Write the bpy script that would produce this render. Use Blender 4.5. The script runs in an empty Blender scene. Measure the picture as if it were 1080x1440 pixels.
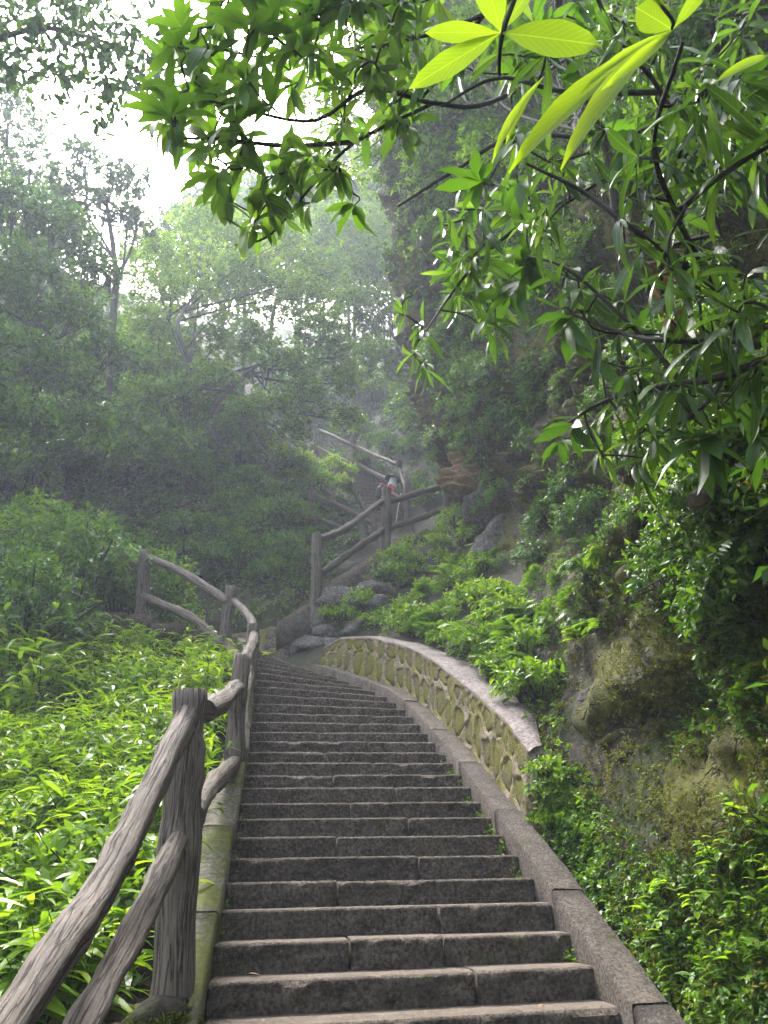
import bpy, bmesh, math, random
import numpy as np
from mathutils import Vector, Matrix
from mathutils.bvhtree import BVHTree

random.seed(7)
rng = np.random.default_rng(11)
SC = bpy.context.scene
COL = SC.collection

# ------------------------------------------------------------------ camera
CAM = np.array([0.0, 0.0, 1.5])
FPX, PITCH, ROLL, YAW = 1082.0, math.radians(26), math.radians(1.2), math.radians(8.0)
_fw = np.array([math.sin(YAW) * math.cos(PITCH), math.cos(YAW) * math.cos(PITCH), math.sin(PITCH)])
_r0 = np.array([math.cos(YAW), -math.sin(YAW), 0.0])
_u0 = np.cross(_r0, _fw)
_r = math.cos(ROLL) * _r0 - math.sin(ROLL) * _u0
_u = math.sin(ROLL) * _r0 + math.cos(ROLL) * _u0
cd = bpy.data.cameras.new("camera")
cam = bpy.data.objects.new("camera", cd)
COL.objects.link(cam)
cam.matrix_world = Matrix(((_r[0], _u[0], -_fw[0], CAM[0]), (_r[1], _u[1], -_fw[1], CAM[1]), (_r[2], _u[2], -_fw[2], CAM[2]), (0, 0, 0, 1)))
cd.sensor_fit = 'VERTICAL'
cd.sensor_height = 24.0
cd.lens = 24.0 * FPX / 1440.0
cd.clip_start = 0.02
cd.clip_end = 2000
SC.camera = cam

# ------------------------------------------------------------------ sky, sun, exposure
SUN_EL, SUN_AZ = math.radians(57), math.radians(-18)      # azimuth from +Y towards +X
w = bpy.data.worlds.new("World")
SC.world = w
w.use_nodes = True
nt = w.node_tree
bg = nt.nodes["Background"]
sky = nt.nodes.new("ShaderNodeTexSky")
sky.sky_type = 'NISHITA'
sky.sun_disc = False
sky.sun_elevation = SUN_EL
sky.sun_rotation = SUN_AZ
sky.air_density = 1.0
sky.dust_density = 6.0
sky.ozone_density = 1.0
hs = nt.nodes.new("ShaderNodeHueSaturation")
hs.inputs["Saturation"].default_value = 0.6              # an overcast, misty sky is nearly colourless
nt.links.new(sky.outputs[0], hs.inputs["Color"])
nt.links.new(hs.outputs[0], bg.inputs[0])
bg.inputs[1].default_value = 0.15
sl = bpy.data.lights.new("sun", 'SUN')
sl.energy = 1.5
sl.angle = math.radians(14)
sl.color = (1.0, 0.975, 0.94)
sun = bpy.data.objects.new("sun", sl)
COL.objects.link(sun)
sd = Vector((math.sin(SUN_AZ) * math.cos(SUN_EL), math.cos(SUN_AZ) * math.cos(SUN_EL), math.sin(SUN_EL)))
sun.rotation_euler = (-sd).to_track_quat('-Z', 'Y').to_euler()
sun.location = sd * 60
SC.view_settings.view_transform = 'Standard'
SC.view_settings.look = 'None'
SC.view_settings.exposure = 2.9
SC.view_settings.gamma = 1.0
SC.view_settings.use_curve_mapping = False
SC.render.engine = 'CYCLES'
cy = SC.cycles
cy.use_denoising = True
cy.max_bounces = 7
cy.diffuse_bounces = 4
cy.glossy_bounces = 2
cy.transmission_bounces = 5
cy.transparent_max_bounces = 6
cy.volume_bounces = 1
cy.sample_clamp_indirect = 6.0
cy.caustics_reflective = False
cy.caustics_refractive = False

# ------------------------------------------------------------------ small helpers
def ray(px, py):
    x = (px - 540) / FPX
    y = -(py - 720) / FPX
    return _fw + _r * x + _u * y
def aty(px, py, Y):
    d = ray(px, py)
    return CAM + d * (Y / d[1])
def atd(px, py, dist):
    d = ray(px, py)
    return CAM + d / np.linalg.norm(d) * dist
def lerp(a, b, t): return a + (b - a) * t

def _hash(ix, iy, iz, s):
    h = (ix * 374761393 + iy * 668265263 + iz * 2147483647 + s * 974634777) & 0xFFFFFFFF
    h = ((h ^ (h >> 13)) * 1274126177) & 0xFFFFFFFF
    return ((h ^ (h >> 16)) & 0xFFFF) / 65535.0
def vnoise(p, seed=0):
    p = np.asarray(p, float)
    i = np.floor(p).astype(np.int64)
    f = p - i
    f = f * f * (3 - 2 * f)
    out = 0
    for dx in (0, 1):
        for dy in (0, 1):
            for dz in (0, 1):
                wgt = (f[:, 0] if dx else 1 - f[:, 0]) * (f[:, 1] if dy else 1 - f[:, 1]) * (f[:, 2] if dz else 1 - f[:, 2])
                out = out + wgt * _hash(i[:, 0] + dx, i[:, 1] + dy, i[:, 2] + dz, seed)
    return out * 2 - 1
def fbm(p, octv=4, seed=0):
    a, s, o = 1.0, 1.0, 0
    p = np.asarray(p, float)
    for k in range(octv):
        o = o + a * vnoise(p * s + 17.3 * k, seed + k)
        a *= 0.5
        s *= 2.03
    return o

def mesh_tris(name, V, F, tint=None, smooth=False, uv=None):
    """a mesh from arrays; F is (n, k) with one k for all faces"""
    V = np.ascontiguousarray(V, dtype=np.float32)
    F = np.ascontiguousarray(F, dtype=np.int32)
    me = bpy.data.meshes.new(name)
    me.vertices.add(len(V))
    me.vertices.foreach_set("co", V.ravel())
    n, k = F.shape
    me.loops.add(n * k)
    me.loops.foreach_set("vertex_index", F.ravel())
    me.polygons.add(n)
    me.polygons.foreach_set("loop_start", np.arange(0, n * k, k, dtype=np.int32))
    me.polygons.foreach_set("loop_total", np.full(n, k, dtype=np.int32))
    if smooth:
        me.polygons.foreach_set("use_smooth", np.ones(n, dtype=bool))
    if tint is not None:
        a = me.attributes.new("tint", 'FLOAT', 'POINT')
        a.data.foreach_set("value", np.ascontiguousarray(tint, dtype=np.float32))
    if uv is not None:
        ul = me.uv_layers.new(name="UVMap")
        ul.data.foreach_set("uv", np.ascontiguousarray(uv[F.ravel()], dtype=np.float32).ravel())
    me.update(calc_edges=True)
    return me
def obj(name, me, mat=None, parent=None, loc=None):
    o = bpy.data.objects.new(name, me)
    COL.objects.link(o)
    if mat is not None and me is not None and len(me.materials) == 0:
        me.materials.append(mat)
    if parent is not None:
        o.parent = parent
    if loc is not None:
        o.location = loc
    return o
def tag(o, label=None, cat=None, group=None, kind=None):
    if label: o["label"] = label
    if cat: o["category"] = cat
    if group: o["group"] = group
    if kind: o["kind"] = kind
    return o
def thing(name, label, cat, loc=(0, 0, 0), group=None):
    o = bpy.data.objects.new(name, None)
    o.empty_display_size = 0.1
    COL.objects.link(o)
    o.location = loc
    return tag(o, label, cat, group)
def nrm(a):
    a = np.asarray(a, float)
    return a / np.maximum(np.linalg.norm(a, axis=-1, keepdims=True), 1e-9)
class Bag:
    """collects triangles of several pieces for one mesh"""
    def __init__(s): s.V, s.F, s.T, s.U, s.n = [], [], [], [], 0
    def add(s, V, F, T=None, U=None):
        V = np.asarray(V, float)
        s.V.append(V); s.F.append(np.asarray(F, int) + s.n)
        s.T.append(np.full(len(V), 0.5) if T is None else np.broadcast_to(T, (len(V),)))
        s.U.append(np.zeros((len(V), 2)) if U is None else U)
        s.n += len(V)
    def mesh(s, name, smooth=False, off=(0, 0, 0)):
        return mesh_tris(name, np.vstack(s.V) - np.asarray(off), np.vstack(s.F), np.concatenate(s.T), smooth, np.vstack(s.U))

def smooth_path(pts, n):
    """Catmull-Rom through pts, n samples"""
    P = np.asarray(pts, float)
    if len(P) == 2:
        t = np.linspace(0, 1, n)[:, None]
        return P[0] * (1 - t) + P[1] * t
    Q = np.vstack([2 * P[0] - P[1], P, 2 * P[-1] - P[-2]])
    out = []
    m = len(P) - 1
    for s in np.linspace(0, m, n):
        i = min(int(s), m - 1); t = s - i
        a, b, c, d = Q[i], Q[i + 1], Q[i + 2], Q[i + 3]
        out.append(0.5 * ((2 * b) + (c - a) * t + (2 * a - 5 * b + 4 * c - d) * t * t + (3 * b - a - 3 * c + d) * t ** 3))
    return np.array(out)
def tube(path, rad, segs=8, wob=0.0, seed=0, cap=True, ribs=0.0):
    """triangles of a tube along a path (n,3); rad scalar or (n,)"""
    P = np.asarray(path, float)
    n = len(P)
    R = np.broadcast_to(np.asarray(rad, float), (n,))
    T = nrm(np.gradient(P, axis=0))
    ref = np.array([0, 0, 1.0]) if abs(T[0, 2]) < 0.9 else np.array([0, 1.0, 0])
    a = nrm(np.cross(T[0], ref))
    A = []
    for k in range(n):
        a = nrm(a - T[k] * np.dot(a, T[k]))
        A.append(a)
    A = np.array(A); B = np.cross(T, A)
    th = np.linspace(0, 2 * np.pi, segs, endpoint=False)
    D = A[:, None, :] * np.cos(th)[None, :, None] + B[:, None, :] * np.sin(th)[None, :, None]
    ln = np.concatenate([[0], np.cumsum(np.linalg.norm(np.diff(P, axis=0), axis=1))])
    rr = R[:, None] * np.ones((1, segs))
    if wob or ribs:
        q = (P[:, None, :] + D * R[:, None, None])
        if wob: rr = rr * (1 + wob * fbm(q.reshape(-1, 3) * (0.5 / max(R.mean(), .01)), 3, seed).reshape(n, segs))
        if ribs:
            g = np.stack([np.cos(th)[None, :] * 2.6 + np.zeros((n, 1)), np.sin(th)[None, :] * 2.6 + np.zeros((n, 1)), (ln * 0.8)[:, None] + np.zeros((1, segs))], -1).reshape(-1, 3)
            rr = rr * (1 - ribs * np.maximum(0, fbm(g, 3, seed + 5).reshape(n, segs)))
    V = (P[:, None, :] + D * rr[:, :, None]).reshape(-1, 3)
    U = np.stack([np.broadcast_to(th[None, :] * R.mean(), (n, segs)), np.broadcast_to(ln[:, None], (n, segs))], -1).reshape(-1, 2)
    F = []
    for k in range(n - 1):
        for j in range(segs):
            a0, a1 = k * segs + j, k * segs + (j + 1) % segs
            b0, b1 = a0 + segs, a1 + segs
            F += [(a0, a1, b1), (a0, b1, b0)]
    if cap:
        c0, c1 = len(V), len(V) + 1
        V = np.vstack([V, P[:1], P[-1:]])
        U = np.vstack([U, [[0, 0]], [[0.3, 0.3]]])
        for j in range(segs):
            F.append((c0, (j + 1) % segs, j))
            F.append((c1, (n - 1) * segs + j, (n - 1) * segs + (j + 1) % segs))
    return V, np.array(F), U

# leaf templates: (u along, v across, midrib flag) and triangles
LT = {
    'd2': (np.array([(0, 0), (.45, -1), (1, 0), (.45, 1)], float), np.array([(0, 2, 1), (0, 3, 2)])),
    'm8': (np.array([(0, 0), (.28, -.8), (.28, 0), (.28, .8), (.66, -.85), (.66, 0), (.66, .85), (1, 0)], float),
           np.array([(0, 2, 1), (0, 3, 2), (1, 2, 5), (1, 5, 4), (2, 3, 6), (2, 6, 5), (4, 5, 7), (5, 6, 7)])),
    'b6': (np.array([(0, 0), (.22, -.9), (.22, .9), (.5, -1), (.5, 1), (.78, -.6), (.78, .6), (1, 0)], float),
           np.array([(0, 2, 1), (1, 2, 4), (1, 4, 3), (3, 4, 6), (3, 6, 5), (5, 6, 7)])),
}
def leaf_arr(tpl, pos, dirv, up, L, W, droop=0.15, fold=0.25, tint=0.5):
    uv, tri = LT[tpl]
    n = len(pos)
    L = np.broadcast_to(L, (n,))[:, None, None]; W = np.broadcast_to(W, (n,))[:, None, None]
    droop = np.broadcast_to(droop, (n,))[:, None, None]
    d = nrm(dirv); s = nrm(np.cross(d, up)); u2 = np.cross(s, d)
    u = uv[None, :, 0:1]; v = uv[None, :, 1:2]
    V = pos[:, None, :] + d[:, None, :] * u * L * (1 - 0.25 * droop * u) + s[:, None, :] * v * W * .5 + u2[:, None, :] * (fold * np.abs(v) * W * .5 - droop * u * u * L)
    k = len(uv)
    F = (tri[None] + (np.arange(n) * k)[:, None, None]).reshape(-1, 3)
    T = np.repeat(np.broadcast_to(tint, (n,)), k)
    return V.reshape(-1, 3), F, T
def rand_dirs(n):
    return nrm(rng.normal(size=(n, 3)))

# ------------------------------------------------------------------ materials
def mat(name):
    m = bpy.data.materials.new(name)
    m.use_nodes = True
    t = m.node_tree
    return m, t, t.nodes["Principled BSDF"]
def N(t, typ, **kw):
    n = t.nodes.new(typ)
    for k, v in kw.items():
        if k in n.inputs: n.inputs[k].default_value = v
        else: setattr(n, k, v)
    return n
def ramp(t, fac, stops):
    r = t.nodes.new("ShaderNodeValToRGB")
    e = r.color_ramp.elements
    while len(e) > 1: e.remove(e[0])
    e[0].position = stops[0][0]; e[0].color = (*stops[0][1], 1)
    for p, c in stops[1:]:
        x = e.new(p); x.color = (*c, 1)
    t.links.new(fac, r.inputs[0])
    return r.outputs[0]
def noise(t, scale, detail=6, rough=0.6, vec=None, dist=0.0):
    n = N(t, "ShaderNodeTexNoise", Scale=scale, Detail=detail, Roughness=rough, Distortion=dist)
    if vec is None:
        g = t.nodes.new("ShaderNodeNewGeometry"); vec = g.outputs["Position"]
    t.links.new(vec, n.inputs["Vector"])
    return n.outputs["Fac"]
def mixc(t, fac, a, b, mode='MIX'):
    m = t.nodes.new("ShaderNodeMix"); m.data_type = 'RGBA'; m.blend_type = mode
    for val, idx in ((fac, 0), (a, 6), (b, 7)):
        if hasattr(val, "links") or isinstance(val, bpy.types.NodeSocket): t.links.new(val, m.inputs[idx])
        else: m.inputs[idx].default_value = val if idx == 0 else (*val, 1)
    return m.outputs[2]
def mth(t, op, a, b=0.0, clamp=False):
    m = t.nodes.new("ShaderNodeMath"); m.operation = op; m.use_clamp = clamp
    for i, v in enumerate((a, b)):
        if isinstance(v, bpy.types.NodeSocket): t.links.new(v, m.inputs[i])
        else: m.inputs[i].default_value = v
    return m.outputs[0]
def bump(t, bsdf, height, strength, dist):
    b = N(t, "ShaderNodeBump", Strength=strength, Distance=dist)
    t.links.new(height, b.inputs["Height"])
    t.links.new(b.outputs[0], bsdf.inputs["Normal"])

def leaf_mat(name, stops, transl=0.45, rough=0.42, boost=1.5, spec=0.5, veins=False):
    """colour varies leaf by leaf: 'tint' on joined foliage, object random on single leaves"""
    m, t, b = mat(name)
    a = N(t, "ShaderNodeAttribute", attribute_name="tint")
    oi = t.nodes.new("ShaderNodeObjectInfo")
    g = noise(t, 9.0, 3, .5)
    f = mth(t, 'ADD', a.outputs["Fac"], mth(t, 'MULTIPLY', mth(t, 'SUBTRACT', oi.outputs["Random"], .5), .35))
    f = mth(t, 'ADD', f, mth(t, 'MULTIPLY', mth(t, 'SUBTRACT', g, .5), .25), True)
    c = ramp(t, f, stops)
    if veins:       # midrib, side veins and blemishes of a single leaf
        tc_ = t.nodes.new("ShaderNodeTexCoord"); sp = t.nodes.new("ShaderNodeSeparateXYZ"); t.links.new(tc_.outputs["Object"], sp.inputs[0])
        ay = mth(t, 'ABSOLUTE', sp.outputs[1])
        rib = mth(t, 'LESS_THAN', ay, .006)
        sv = mth(t, 'SINE', mth(t, 'SUBTRACT', mth(t, 'MULTIPLY', sp.outputs[0], 75.0), mth(t, 'MULTIPLY', ay, 150.0)))
        sv = mth(t, 'MULTIPLY', mth(t, 'GREATER_THAN', sv, .82), .35)
        vf = mth(t, 'MAXIMUM', rib, sv)
        c = mixc(t, mth(t, 'MULTIPLY', vf, .22), c, tuple(min(1, x * 1.9) for x in stops[2][1]))
        sp2 = noise(t, 38, 4, .6)
        c = mixc(t, ramp(t, sp2, [(.68, (0, 0, 0)), (.76, (1, 1, 1))]), c, (.1, .075, .03))
        bump(t, b, mth(t, 'ADD', mth(t, 'MULTIPLY', vf, -1.0), g), .3, .003)
    t.links.new(c, b.inputs["Base Color"])
    b.inputs["Roughness"].default_value = rough
    b.inputs["Specular IOR Level"].default_value = spec
    tr = t.nodes.new("ShaderNodeBsdfTranslucent")
    tc = mixc(t, 1.0, c, (boost * 1.1, boost, boost * .45), 'MULTIPLY')
    t.links.new(tc, tr.inputs[0])
    mx = t.nodes.new("ShaderNodeMixShader")
    mx.inputs[0].default_value = transl
    t.links.new(b.outputs[0], mx.inputs[1]); t.links.new(tr.outputs[0], mx.inputs[2])
    t.links.new(mx.outputs[0], t.nodes["Material Output"].inputs[0])
    return m
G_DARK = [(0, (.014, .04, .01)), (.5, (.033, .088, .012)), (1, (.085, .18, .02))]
G_MID = [(0, (.02, .06, .008)), (.5, (.055, .145, .012)), (1, (.15, .27, .02))]
G_LIGHT = [(0, (.03, .085, .008)), (.5, (.1, .22, .014)), (1, (.24, .37, .025))]
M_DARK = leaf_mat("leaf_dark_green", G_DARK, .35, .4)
M_MID = leaf_mat("leaf_mid_green", G_MID, .45, .4)
M_LIGHT = leaf_mat("leaf_light_green", G_LIGHT, .5, .38)
M_YOUNG = leaf_mat("leaf_young_yellow_green", [(0, (.11, .22, .015)), (.5, (.2, .33, .02)), (1, (.28, .4, .04))], .6, .4, 1.6, .5, True)
M_BAMBOO = leaf_mat("bamboo_grass_leaf", [(0, (.045, .11, .007)), (.5, (.14, .27, .012)), (1, (.3, .42, .035))], .5, .33, 1.5, .6)
M_BIG = leaf_mat("broad_evergreen_leaf", [(0, (.02, .052, .014)), (.5, (.055, .13, .02)), (1, (.13, .23, .035))], .5, .3, 1.6, .6, True)
M_FERN = leaf_mat("fern_leaf", [(0, (.035, .095, .008)), (.5, (.09, .2, .012)), (1, (.19, .32, .02))], .45, .45)
M_MOSSLEAF = leaf_mat("moss_leaf", [(0, (.025, .038, .004)), (.5, (.075, .095, .008)), (1, (.17, .19, .02))], .3, .7, 1.2, .2)
M_DRY = leaf_mat("dry_leaf", [(0, (.07, .03, .015)), (.5, (.19, .09, .045)), (1, (.36, .22, .13))], .2, .6, 1.0, .2)

def stone_mat(name, dark, light, moss=0.25, mosscol=((.035, .05, .01), (.1, .11, .02)), scale=6.0, bstr=.6, bdist=.02, chisel=False, cracks=0.0, pale_top=0.0, pits=0.0):
    m, t, b = mat(name)
    n1 = noise(t, scale, 8, .65)
    n2 = noise(t, scale * 7, 6, .7)
    oi = t.nodes.new("ShaderNodeObjectInfo")
    c = ramp(t, mth(t, 'ADD', mth(t, 'MULTIPLY', n1, .6), mth(t, 'MULTIPLY', n2, .45)), [(.36, dark), (.52, tuple((x + y) / 2 for x, y in zip(dark, light))), (.7, light)])
    n3 = noise(t, scale * 26, 3, .6)
    c = mixc(t, ramp(t, n3, [(.3, (.75, .75, .75)), (.45, (0, 0, 0))]), c, tuple(x * .45 for x in dark))
    c = mixc(t, mth(t, 'MULTIPLY', oi.outputs["Random"], .35), c, tuple(x * .55 for x in dark))
    c = mixc(t, ramp(t, n2, [(.38, (.7, .7, .7)), (.52, (0, 0, 0))]), c, tuple(x * .5 for x in dark))
    c = mixc(t, ramp(t, n2, [(.56, (0, 0, 0)), (.68, (.55, .55, .55))]), c, tuple(min(1, x * 1.35) for x in light))
    mn = noise(t, scale * .45, 7, .7, dist=.4)
    th = .66 - .32 * moss
    mk = ramp(t, mn, [(th, (0, 0, 0)), (th + .12, (1, 1, 1))])
    mc = ramp(t, n2, [(.3, mosscol[0]), (.75, mosscol[1])])
    c = mixc(t, mk, c, mc)
    if pale_top:        # upward faces blend to a paler stone tone
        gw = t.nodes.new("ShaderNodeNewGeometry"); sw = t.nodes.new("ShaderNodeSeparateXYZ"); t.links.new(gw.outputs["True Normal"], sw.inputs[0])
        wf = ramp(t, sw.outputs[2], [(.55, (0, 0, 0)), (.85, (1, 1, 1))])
        c = mixc(t, mth(t, 'MULTIPLY', wf, mth(t, 'MULTIPLY', mth(t, 'ADD', n1, .3), pale_top)), c, tuple(min(1, x * 1.9) for x in light))
    ck = None
    if cracks:
        vo = N(t, "ShaderNodeTexVoronoi", feature='DISTANCE_TO_EDGE', Scale=cracks)
        mp = N(t, "ShaderNodeMapping"); mp.inputs["Scale"].default_value = (.7, .5, 1.7); mp.inputs["Rotation"].default_value = (-.26, .2, 0)
        g = t.nodes.new("ShaderNodeNewGeometry"); ad = N(t, "ShaderNodeVectorMath", operation='ADD'); nd = N(t, "ShaderNodeTexNoise", Scale=3.0, Detail=4.0)
        t.links.new(g.outputs["Position"], nd.inputs["Vector"]); t.links.new(g.outputs["Position"], ad.inputs[0]); t.links.new(nd.outputs["Color"], ad.inputs[1])
        t.links.new(ad.outputs[0], mp.inputs[0]); t.links.new(mp.outputs[0], vo.inputs["Vector"])
        ck = ramp(t, vo.outputs["Distance"], [(.0, (0, 0, 0)), (.035, (1, 1, 1))])
        c = mixc(t, mth(t, 'MULTIPLY', mth(t, 'SUBTRACT', 1.0, ck), mth(t, 'MULTIPLY', n1, .8)), c, tuple(x * .5 for x in dark))
    t.links.new(c, b.inputs["Base Color"])
    b.inputs["Roughness"].default_value = .82
    b.inputs["Specular IOR Level"].default_value = .25
    hgt = mth(t, 'ADD', mth(t, 'ADD', mth(t, 'MULTIPLY', n2, .6), n1), mth(t, 'MULTIPLY', n3, .22 + pits))
    if chisel:
        wv = N(t, "ShaderNodeTexNoise", Scale=14.0, Detail=5.0, Roughness=.7)
        mp = N(t, "ShaderNodeMapping"); mp.inputs["Scale"].default_value = (2.2, 1, .9); mp.inputs["Rotation"].default_value = (0, .5, 0)
        g = t.nodes.new("ShaderNodeNewGeometry")
        t.links.new(g.outputs["Position"], mp.inputs[0]); t.links.new(mp.outputs[0], wv.inputs["Vector"])
        hgt = mth(t, 'ADD', hgt, mth(t, 'MULTIPLY', wv.outputs["Fac"], 1.4))
    if ck is not None: hgt = mth(t, 'ADD', hgt, mth(t, 'MULTIPLY', ck, .8))
    bump(t, b, hgt, bstr, bdist)
    return m
M_STEP = stone_mat("chiselled_step_stone", (.04, .032, .024), (.205, .165, .127), .27, scale=7, bstr=1.0, bdist=.05, chisel=True, pale_top=.6)
M_KERB = stone_mat("kerb_stone", (.07, .056, .045), (.25, .208, .17), .26, scale=9, bstr=1.0, bdist=.03, pits=.4)
M_KERBMOSS = stone_mat("mossy_kerb_stone", (.06, .055, .04), (.2, .18, .13), .62, ((.04, .05, .008), (.13, .135, .025)), 5, .5, .012)
M_CAP = stone_mat("wall_cap_concrete", (.1, .082, .078), (.27, .225, .205), .2, scale=5, bstr=.6, bdist=.01)
M_MORTAR = stone_mat("wall_mortar", (.1, .082, .055), (.31, .255, .17), .66, ((.09, .085, .012), (.24, .19, .045)), 7, .8, .015)
M_WSTONE = stone_mat("wall_stone_mossy", (.05, .045, .03), (.17, .14, .085), .82, ((.04, .05, .005), (.19, .18, .02)), 8, 1.0, .02)
M_ROCK = stone_mat("cliff_rock", (.012, .011, .01), (.11, .09, .068), .74, ((.02, .025, .003), (.14, .135, .012)), 3.2, 1.0, .06, cracks=2.2)
M_ROCKBARE = stone_mat("bare_rock", (.06, .055, .05), (.2, .18, .16), .3, ((.03, .04, .01), (.1, .11, .02)), 3, 1.0, .05)
M_SLATE = stone_mat("dark_slate", (.02, .019, .018), (.11, .1, .085), .15, ((.03, .035, .008), (.1, .1, .02)), 5, 1.0, .03, cracks=5.0)
M_SPLINTER2 = stone_mat("tan_layered_rock", (.26, .165, .08), (.66, .48, .29), .05, scale=7, bstr=1.0, bdist=.04)
M_MOSS = stone_mat("moss_cushion", (.05, .065, .008), (.13, .14, .02), .9, ((.04, .06, .006), (.15, .17, .025)), 10, 1.0, .03)
M_SOIL = stone_mat("forest_soil", (.012, .01, .007), (.06, .045, .028), .55, ((.01, .018, .004), (.045, .06, .012)), 3, 1.0, .05)

def wood_mat(name, dark, light, moss=0.2, cs=1.0):
    m, t, b = mat(name)
    uv = t.nodes.new("ShaderNodeUVMap")
    mp = N(t, "ShaderNodeMapping"); mp.inputs["Scale"].default_value = (34 * cs, 2.2 * cs, 1)
    t.links.new(uv.outputs[0], mp.inputs[0])
    n1 = noise(t, 3.0, 8, .68, mp.outputs[0], .6)
    n2 = noise(t, 7, 6, .65)
    c = ramp(t, n1, [(.32, tuple(x * .22 for x in dark)), (.42, dark), (.72, light)])
    mp2 = N(t, "ShaderNodeMapping"); mp2.inputs["Scale"].default_value = (34 * cs, 1.5 * cs, 1)
    t.links.new(uv.outputs[0], mp2.inputs[0])
    n4 = mth(t, 'ABSOLUTE', mth(t, 'SUBTRACT', noise(t, 1.0, 5, .55, mp2.outputs[0], .3), .5))
    crk = ramp(t, n4, [(.008, (1, 1, 1)), (.03, (0, 0, 0))])
    c = mixc(t, mth(t, 'MULTIPLY', n2, .6), c, tuple(x * 1.1 for x in light))
    c = mixc(t, mth(t, 'MULTIPLY', crk, .8), c, tuple(x * .2 for x in dark))
    mn = noise(t, 3.2, 7, .7, dist=.5)
    th = .68 - .3 * moss
    mk = ramp(t, mn, [(th, (0, 0, 0)), (th + .14, (1, 1, 1))])
    c = mixc(t, mk, c, (.075, .08, .02))
    t.links.new(c, b.inputs["Base Color"])
    b.inputs["Roughness"].default_value = .75
    b.inputs["Specular IOR Level"].default_value = .3
    bump(t, b, mth(t, 'SUBTRACT', mth(t, 'ADD', mth(t, 'MULTIPLY', n1, .6), mth(t, 'MULTIPLY', n2, .3)), mth(t, 'MULTIPLY', crk, .6)), 1.0, .02)
    return m
M_LOG = wood_mat("weathered_log", (.045, .036, .028), (.21, .172, .138), .16)
M_LOGMOSS = wood_mat("weathered_mossy_log", (.055, .046, .034), (.2, .165, .125), .48)
M_BARK = wood_mat("tree_bark", (.025, .022, .02), (.09, .078, .065), .3, .6)
M_BARKBROWN = wood_mat("brown_bark", (.06, .045, .035), (.2, .15, .115), .25, .5)
M_BARKDARK = wood_mat("dark_brown_bark", (.03, .023, .018), (.12, .088, .066), .5, .5)
M_STUMP = wood_mat("grey_stump_bark", (.05, .042, .035), (.19, .16, .135), .3, .6)
M_TWIG = wood_mat("dark_twig", (.018, .016, .016), (.055, .045, .04), .05, 1)
M_SPLINTER = wood_mat("splintered_wood", (.3, .17, .075), (.62, .44, .24), 0, 1.2)
def plain(name, col, rough=.7):
    m, t, b = mat(name)
    n = noise(t, 25, 4)
    c = ramp(t, n, [(.3, tuple(x * .7 for x in col)), (.7, tuple(min(1, x * 1.15) for x in col))])
    t.links.new(c, b.inputs["Base Color"]); b.inputs["Roughness"].default_value = rough
    return m

# ------------------------------------------------------------------ staircase layout (left and right end of every nosing)
RISE, RUN = .14, .301
def zs(n): return (n - 2.71) * RISE + 1.5
def ystr(n): return 4.23 + RUN * n
Rm = {12: (1.57, 7.78), 13: (1.55, 8.08), 14: (1.53, 8.36), 15: (1.51, 8.66), 16: (1.46, 8.94), 17: (1.4, 9.23), 18: (1.33, 9.52), 19: (1.22, 9.86), 20: (1.08, 10.19), 21: (.94, 10.53), 22: (.79, 10.85), 23: (.63, 11.2), 24: (.46, 11.55),
      25: (.27, 11.9), 26: (.02, 12.25), 27: (-.38, 12.55), 28: (-.85, 12.78), 29: (-1.4, 12.92), 30: (-1.95, 13.0)}
Lm = {12: 7.8, 13: 8.06, 14: 8.28, 15: 8.48, 16: 8.66, 17: 8.83, 18: 9.03, 19: 9.27, 20: 9.52, 21: 9.8, 22: 10.08, 23: 10.38, 24: 10.68}
Lx = {25: (-.36, 10.93), 26: (-.46, 11.14), 27: (-.62, 11.3), 28: (-.92, 11.42), 29: (-1.4, 11.52), 30: (-1.95, 11.6)}
rotj = {-1: .16, 0: .12, 1: .08, 2: .04}
STL, STR = {}, {}
for n in range(-8, 31):
    if n < 12:
        k = rotj.get(n, .12 if n < -1 else 0)
        STL[n] = np.array([-.26, ystr(n) - k * .5, zs(n)])
        STR[n] = np.array([1.62, ystr(n) + k * .5, zs(n)])
    else:
        STR[n] = np.array([*Rm[n], zs(n)])
        STL[n] = np.array([-.26 - .004 * (n - 12), Lm[n], zs(n)]) if n <= 24 else np.array([*Lx[n], zs(n)])
NLAST = 30

# ------------------------------------------------------------------ terrain (thin-plate spline through surveyed points)
def sline(Y):  # stair plane continued
    return np.interp(Y, [-6, 1.8, 8, 10.7, 12.5, 40], [0, 0, 2.87, 4.5, 5.35, 5.6])
ctl = []
for Y in (-4, 0, 2, 4, 6, 8, 10):
    s = float(sline(Y))
    ctl += [(-.7, Y, s - .2), (-1.5, Y, s - .35), (-3, Y, s - .45), (-6, Y, s + .2), (-11, Y, s + 3.5), (-20, Y, s + 8)]
    ctl += [(.7, Y, s - .4)]
for Y, X, dz in ((-4, 1.95, .05), (0, 1.95, .1), (2, 1.95, .1), (4, 1.92, .1), (5.4, 1.95, .12)):
    ctl.append((X, Y, float(sline(Y)) + dz)); ctl.append((X + .6, Y, float(sline(Y)) + dz + 1.0)); ctl.append((X + 3, Y, float(sline(Y)) + 5))
for n, dz in ((6, .68), (9, .7), (12, .7), (15, .7), (18, .68), (21, .55), (23, .4)):
    p = STR[n]; t = nrm(STR[n + 1] - STR[n - 1])[:2]; o = np.array([t[1], -t[0]])
    ctl.append((p[0] + o[0] * .6, p[1] + o[1] * .6, p[2] + dz)); ctl.append((p[0] + o[0] * 1.2, p[1] + o[1] * 1.2, p[2] + dz + .55))
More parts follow.
